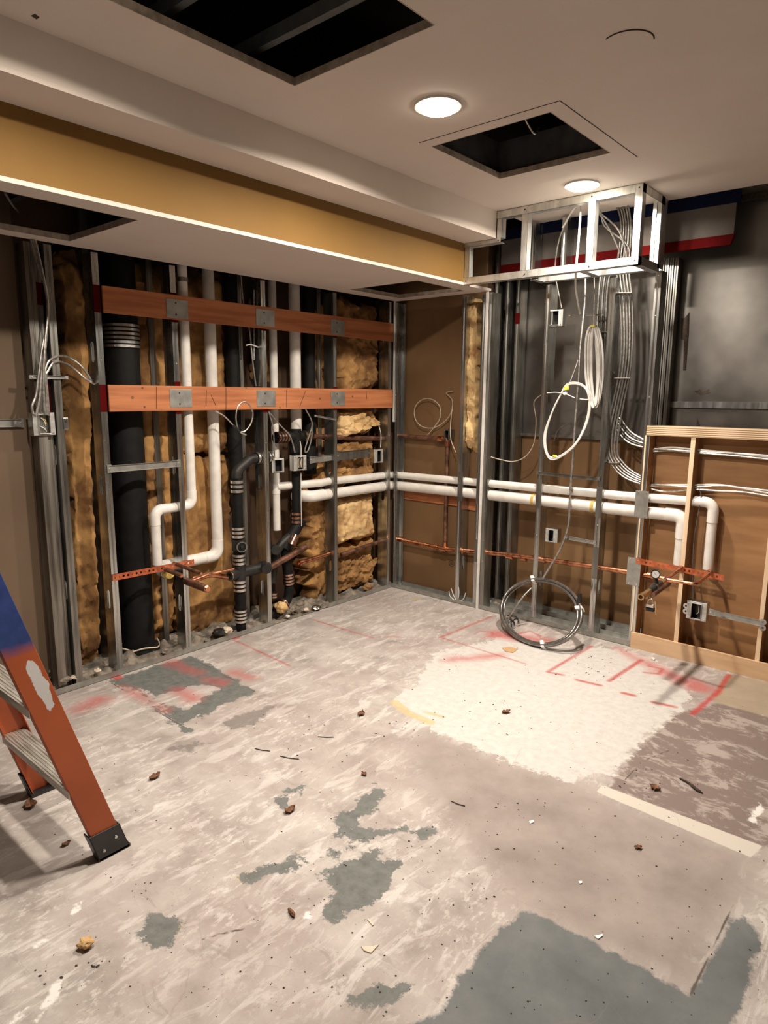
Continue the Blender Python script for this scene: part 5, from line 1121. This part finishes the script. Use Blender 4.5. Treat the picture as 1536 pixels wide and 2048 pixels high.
# uncountable crumbs: one object
rn = random.Random(11); mb = MB()
def crumb(x, y, s):
    k = rn.randint(4, 6); a0 = rn.uniform(0, 6.3); st_ = rn.uniform(.35, 1)
    base = [(x+math.cos(a0)*math.cos(a*6.283/k)*s-math.sin(a0)*math.sin(a*6.283/k)*s*st_, y+math.sin(a0)*math.cos(a*6.283/k)*s+math.cos(a0)*math.sin(a*6.283/k)*s*st_, .0006) for a in range(k)]
    n0 = len(mb.v); mb.add(base+[(x, y, s*rn.uniform(.4, .8))], [(i, (i+1) % k, k) for i in range(k)]+[tuple(range(k-1, -1, -1))])
for _ in range(560):
    p = A(rn.uniform(100, 1530), rn.uniform(1215, 2040)**1.0, z=0)
    if p.x < .02 or p.y > -.02: continue
    crumb(p.x, p.y, rn.choice((.0016, .002, .0026, .0034)))
for (cu, cv, sd, n_) in ((1190, 1330, 45, 26), (1180, 1345, 30, 12), (860, 1330, 40, 10), (1050, 1440, 90, 26), (830, 1440, 40, 14), (1290, 1560, 40, 14), (100, 1950, 30, 7), (195, 1930, 12, 9), (600, 1500, 70, 18), (1000, 1680, 90, 16), (920, 1770, 60, 10), (1400, 1700, 70, 8)):
    for _ in range(n_):
        p = A(rn.gauss(cu, sd), rn.gauss(cv, sd*.5), z=0)
        if p.x > .03 and p.y < -.03: crumb(p.x, p.y, rn.uniform(.002, .006))
tag(mb.build('floor_crumbs', 'crumb'), 'dark crumbs and grit scattered over the concrete floor', 'crumbs', None, 'stuff')
# rubble between the studs of the left chase
rn = random.Random(4)
mb = MB(); nx, ny = 26, 240; vs = []; fs = []
for i in range(nx+1):
    for j in range(ny+1):
        x = -.295+.29*i/nx; y = -2.66+2.6*j/ny; h = .022+.05*noise.fractal(Vector((x*9, y*9, 2)), .8, 2, 5); e = min(1, (nx-i)/5, i/3, j/4, (ny-j)/4)
        vs.append((x, y, max(.002, h*e)+.002))
for i in range(nx):
    for j in range(ny): k = i*(ny+1)+j; fs.append((k, k+ny+1, k+ny+2, k+1))
tag(mb.add(vs, fs).build('floor_rubble', 'rubble', smooth=True), 'grey dust and plaster rubble lying between the studs of the left wall', 'rubble', None, 'stuff')
GRb = 'loose lumps along the left floor track'
chunk('yellowish torn insulation clump on the floor right of the middle stud', A(562, 1226, x=-.02), .042, 'insul_pale', .8, 21, 'insulation_clump', 'debris', GRb, 3)
chunk('pale crumpled paper clump at the foot of the cleanout stack', A(455, 1266, x=.0), .036, 'paper', .45, 22, 'paper_clump', 'debris', GRb, 3, (1.1, .8))
chunk('dark flap of liner under the pale clump by the cleanout stack', A(438, 1270, x=-.02), .040, 'blackplastic', .45, 23, 'liner_flap', 'debris', GRb, 3)
chunk('dark green-grey scrap at the track near the corner', A(632, 1220, x=-.02), .030, 'galv_dull', .6, 24, 'scrap_lump', 'debris', GRb, 3)
chunk('small insulation lump at the foot of the bay beside the corner', A(735, 1180, x=-.02), .035, 'insul', .7, 25, 'insulation_clump', 'debris', GRb, 3)
for k, (u, v, r, m_) in enumerate(((585, 1218, .025, 'rubble'), (600, 1212, .03, 'rubble'), (612, 1222, .02, 'paper'), (575, 1235, .018, 'whiteplastic'), (640, 1212, .02, 'rubble'), (130, 1365, .03, 'rubble'), (150, 1358, .02, 'paper'), (195, 1345, .018, 'paper'), (330, 1305, .022, 'rubble'), (415, 1285, .02, 'rubble'), (703, 1200, .016, 'rubble'), (760, 1180, .014, 'rubble'))):
    lb = ('grey plaster lump right of the yellowish clump', 'larger grey plaster lump behind the second black stack foot', 'pale plaster flake by the track gap', 'white flake in front of the yellowish clump', 'grey lump against the stud left of the corner bay', 'grey lump on the track behind the ladder rail', 'pale flake at the foot of the dull left stud', 'pale flake beside the red-banded stud foot',
          'grey lump right of the big black pipe foot', 'grey lump between the white pipe drop and the cleanout stack', 'small grey lump in the corner bay, left', 'small grey lump in the corner bay, right')[k]
    chunk(lb, A(u, v, x=-.02), r, m_, .55, 40+k, 'plaster_lump', 'debris', GRb, 2)
chunk('grey lump of plaster behind the alcove corner stud, low in the right chase', Vector((A(992, 1180, y=.10).x, .14, .0)), .04, 'rubble', .6, 77, 'plaster_lump', 'debris', None, 3)

# last small things
c = Y(903, 1127, .1105); o = MB().ring(c, (0, 1, 0), .024, .021, .001, 28)
for dz in (-.008, .0, .009): o.obox(c+Vector((0, 0, dz)), (.015, 0, 0), (0, .0004, 0), (0, 0, .0012))
tag(o.build('ink_stamp', 'crumb'), 'round dark ink stamp on the brown board low in the alcove', 'stamp')
c = A(132, 847, x=.006); o = tag(MB().box(c-Vector((.006, .012, .028)), c+Vector((.001, .012, .028))).build('screw_clip', 'galv', bevel=.002), 'small steel clip on the dull stud, level with the far left outlet box', 'clip', 'figure-eight screw clips')
MB().cyl(c+Vector((.001, 0, .012)), c+Vector((.003, 0, .012)), .006, seg=10).build('screw', 'crumb', o)
p = X(368, 560); tag(MB().ring((xw, b_.y if False else X(384, 1010).y, p.z), (0, 0, 1), .030, .0268, .022, 20).build('pipe_clamp', 'galv_dull'), 'dark clamp round the thin white pipe just above the upper orange board', 'clamp')
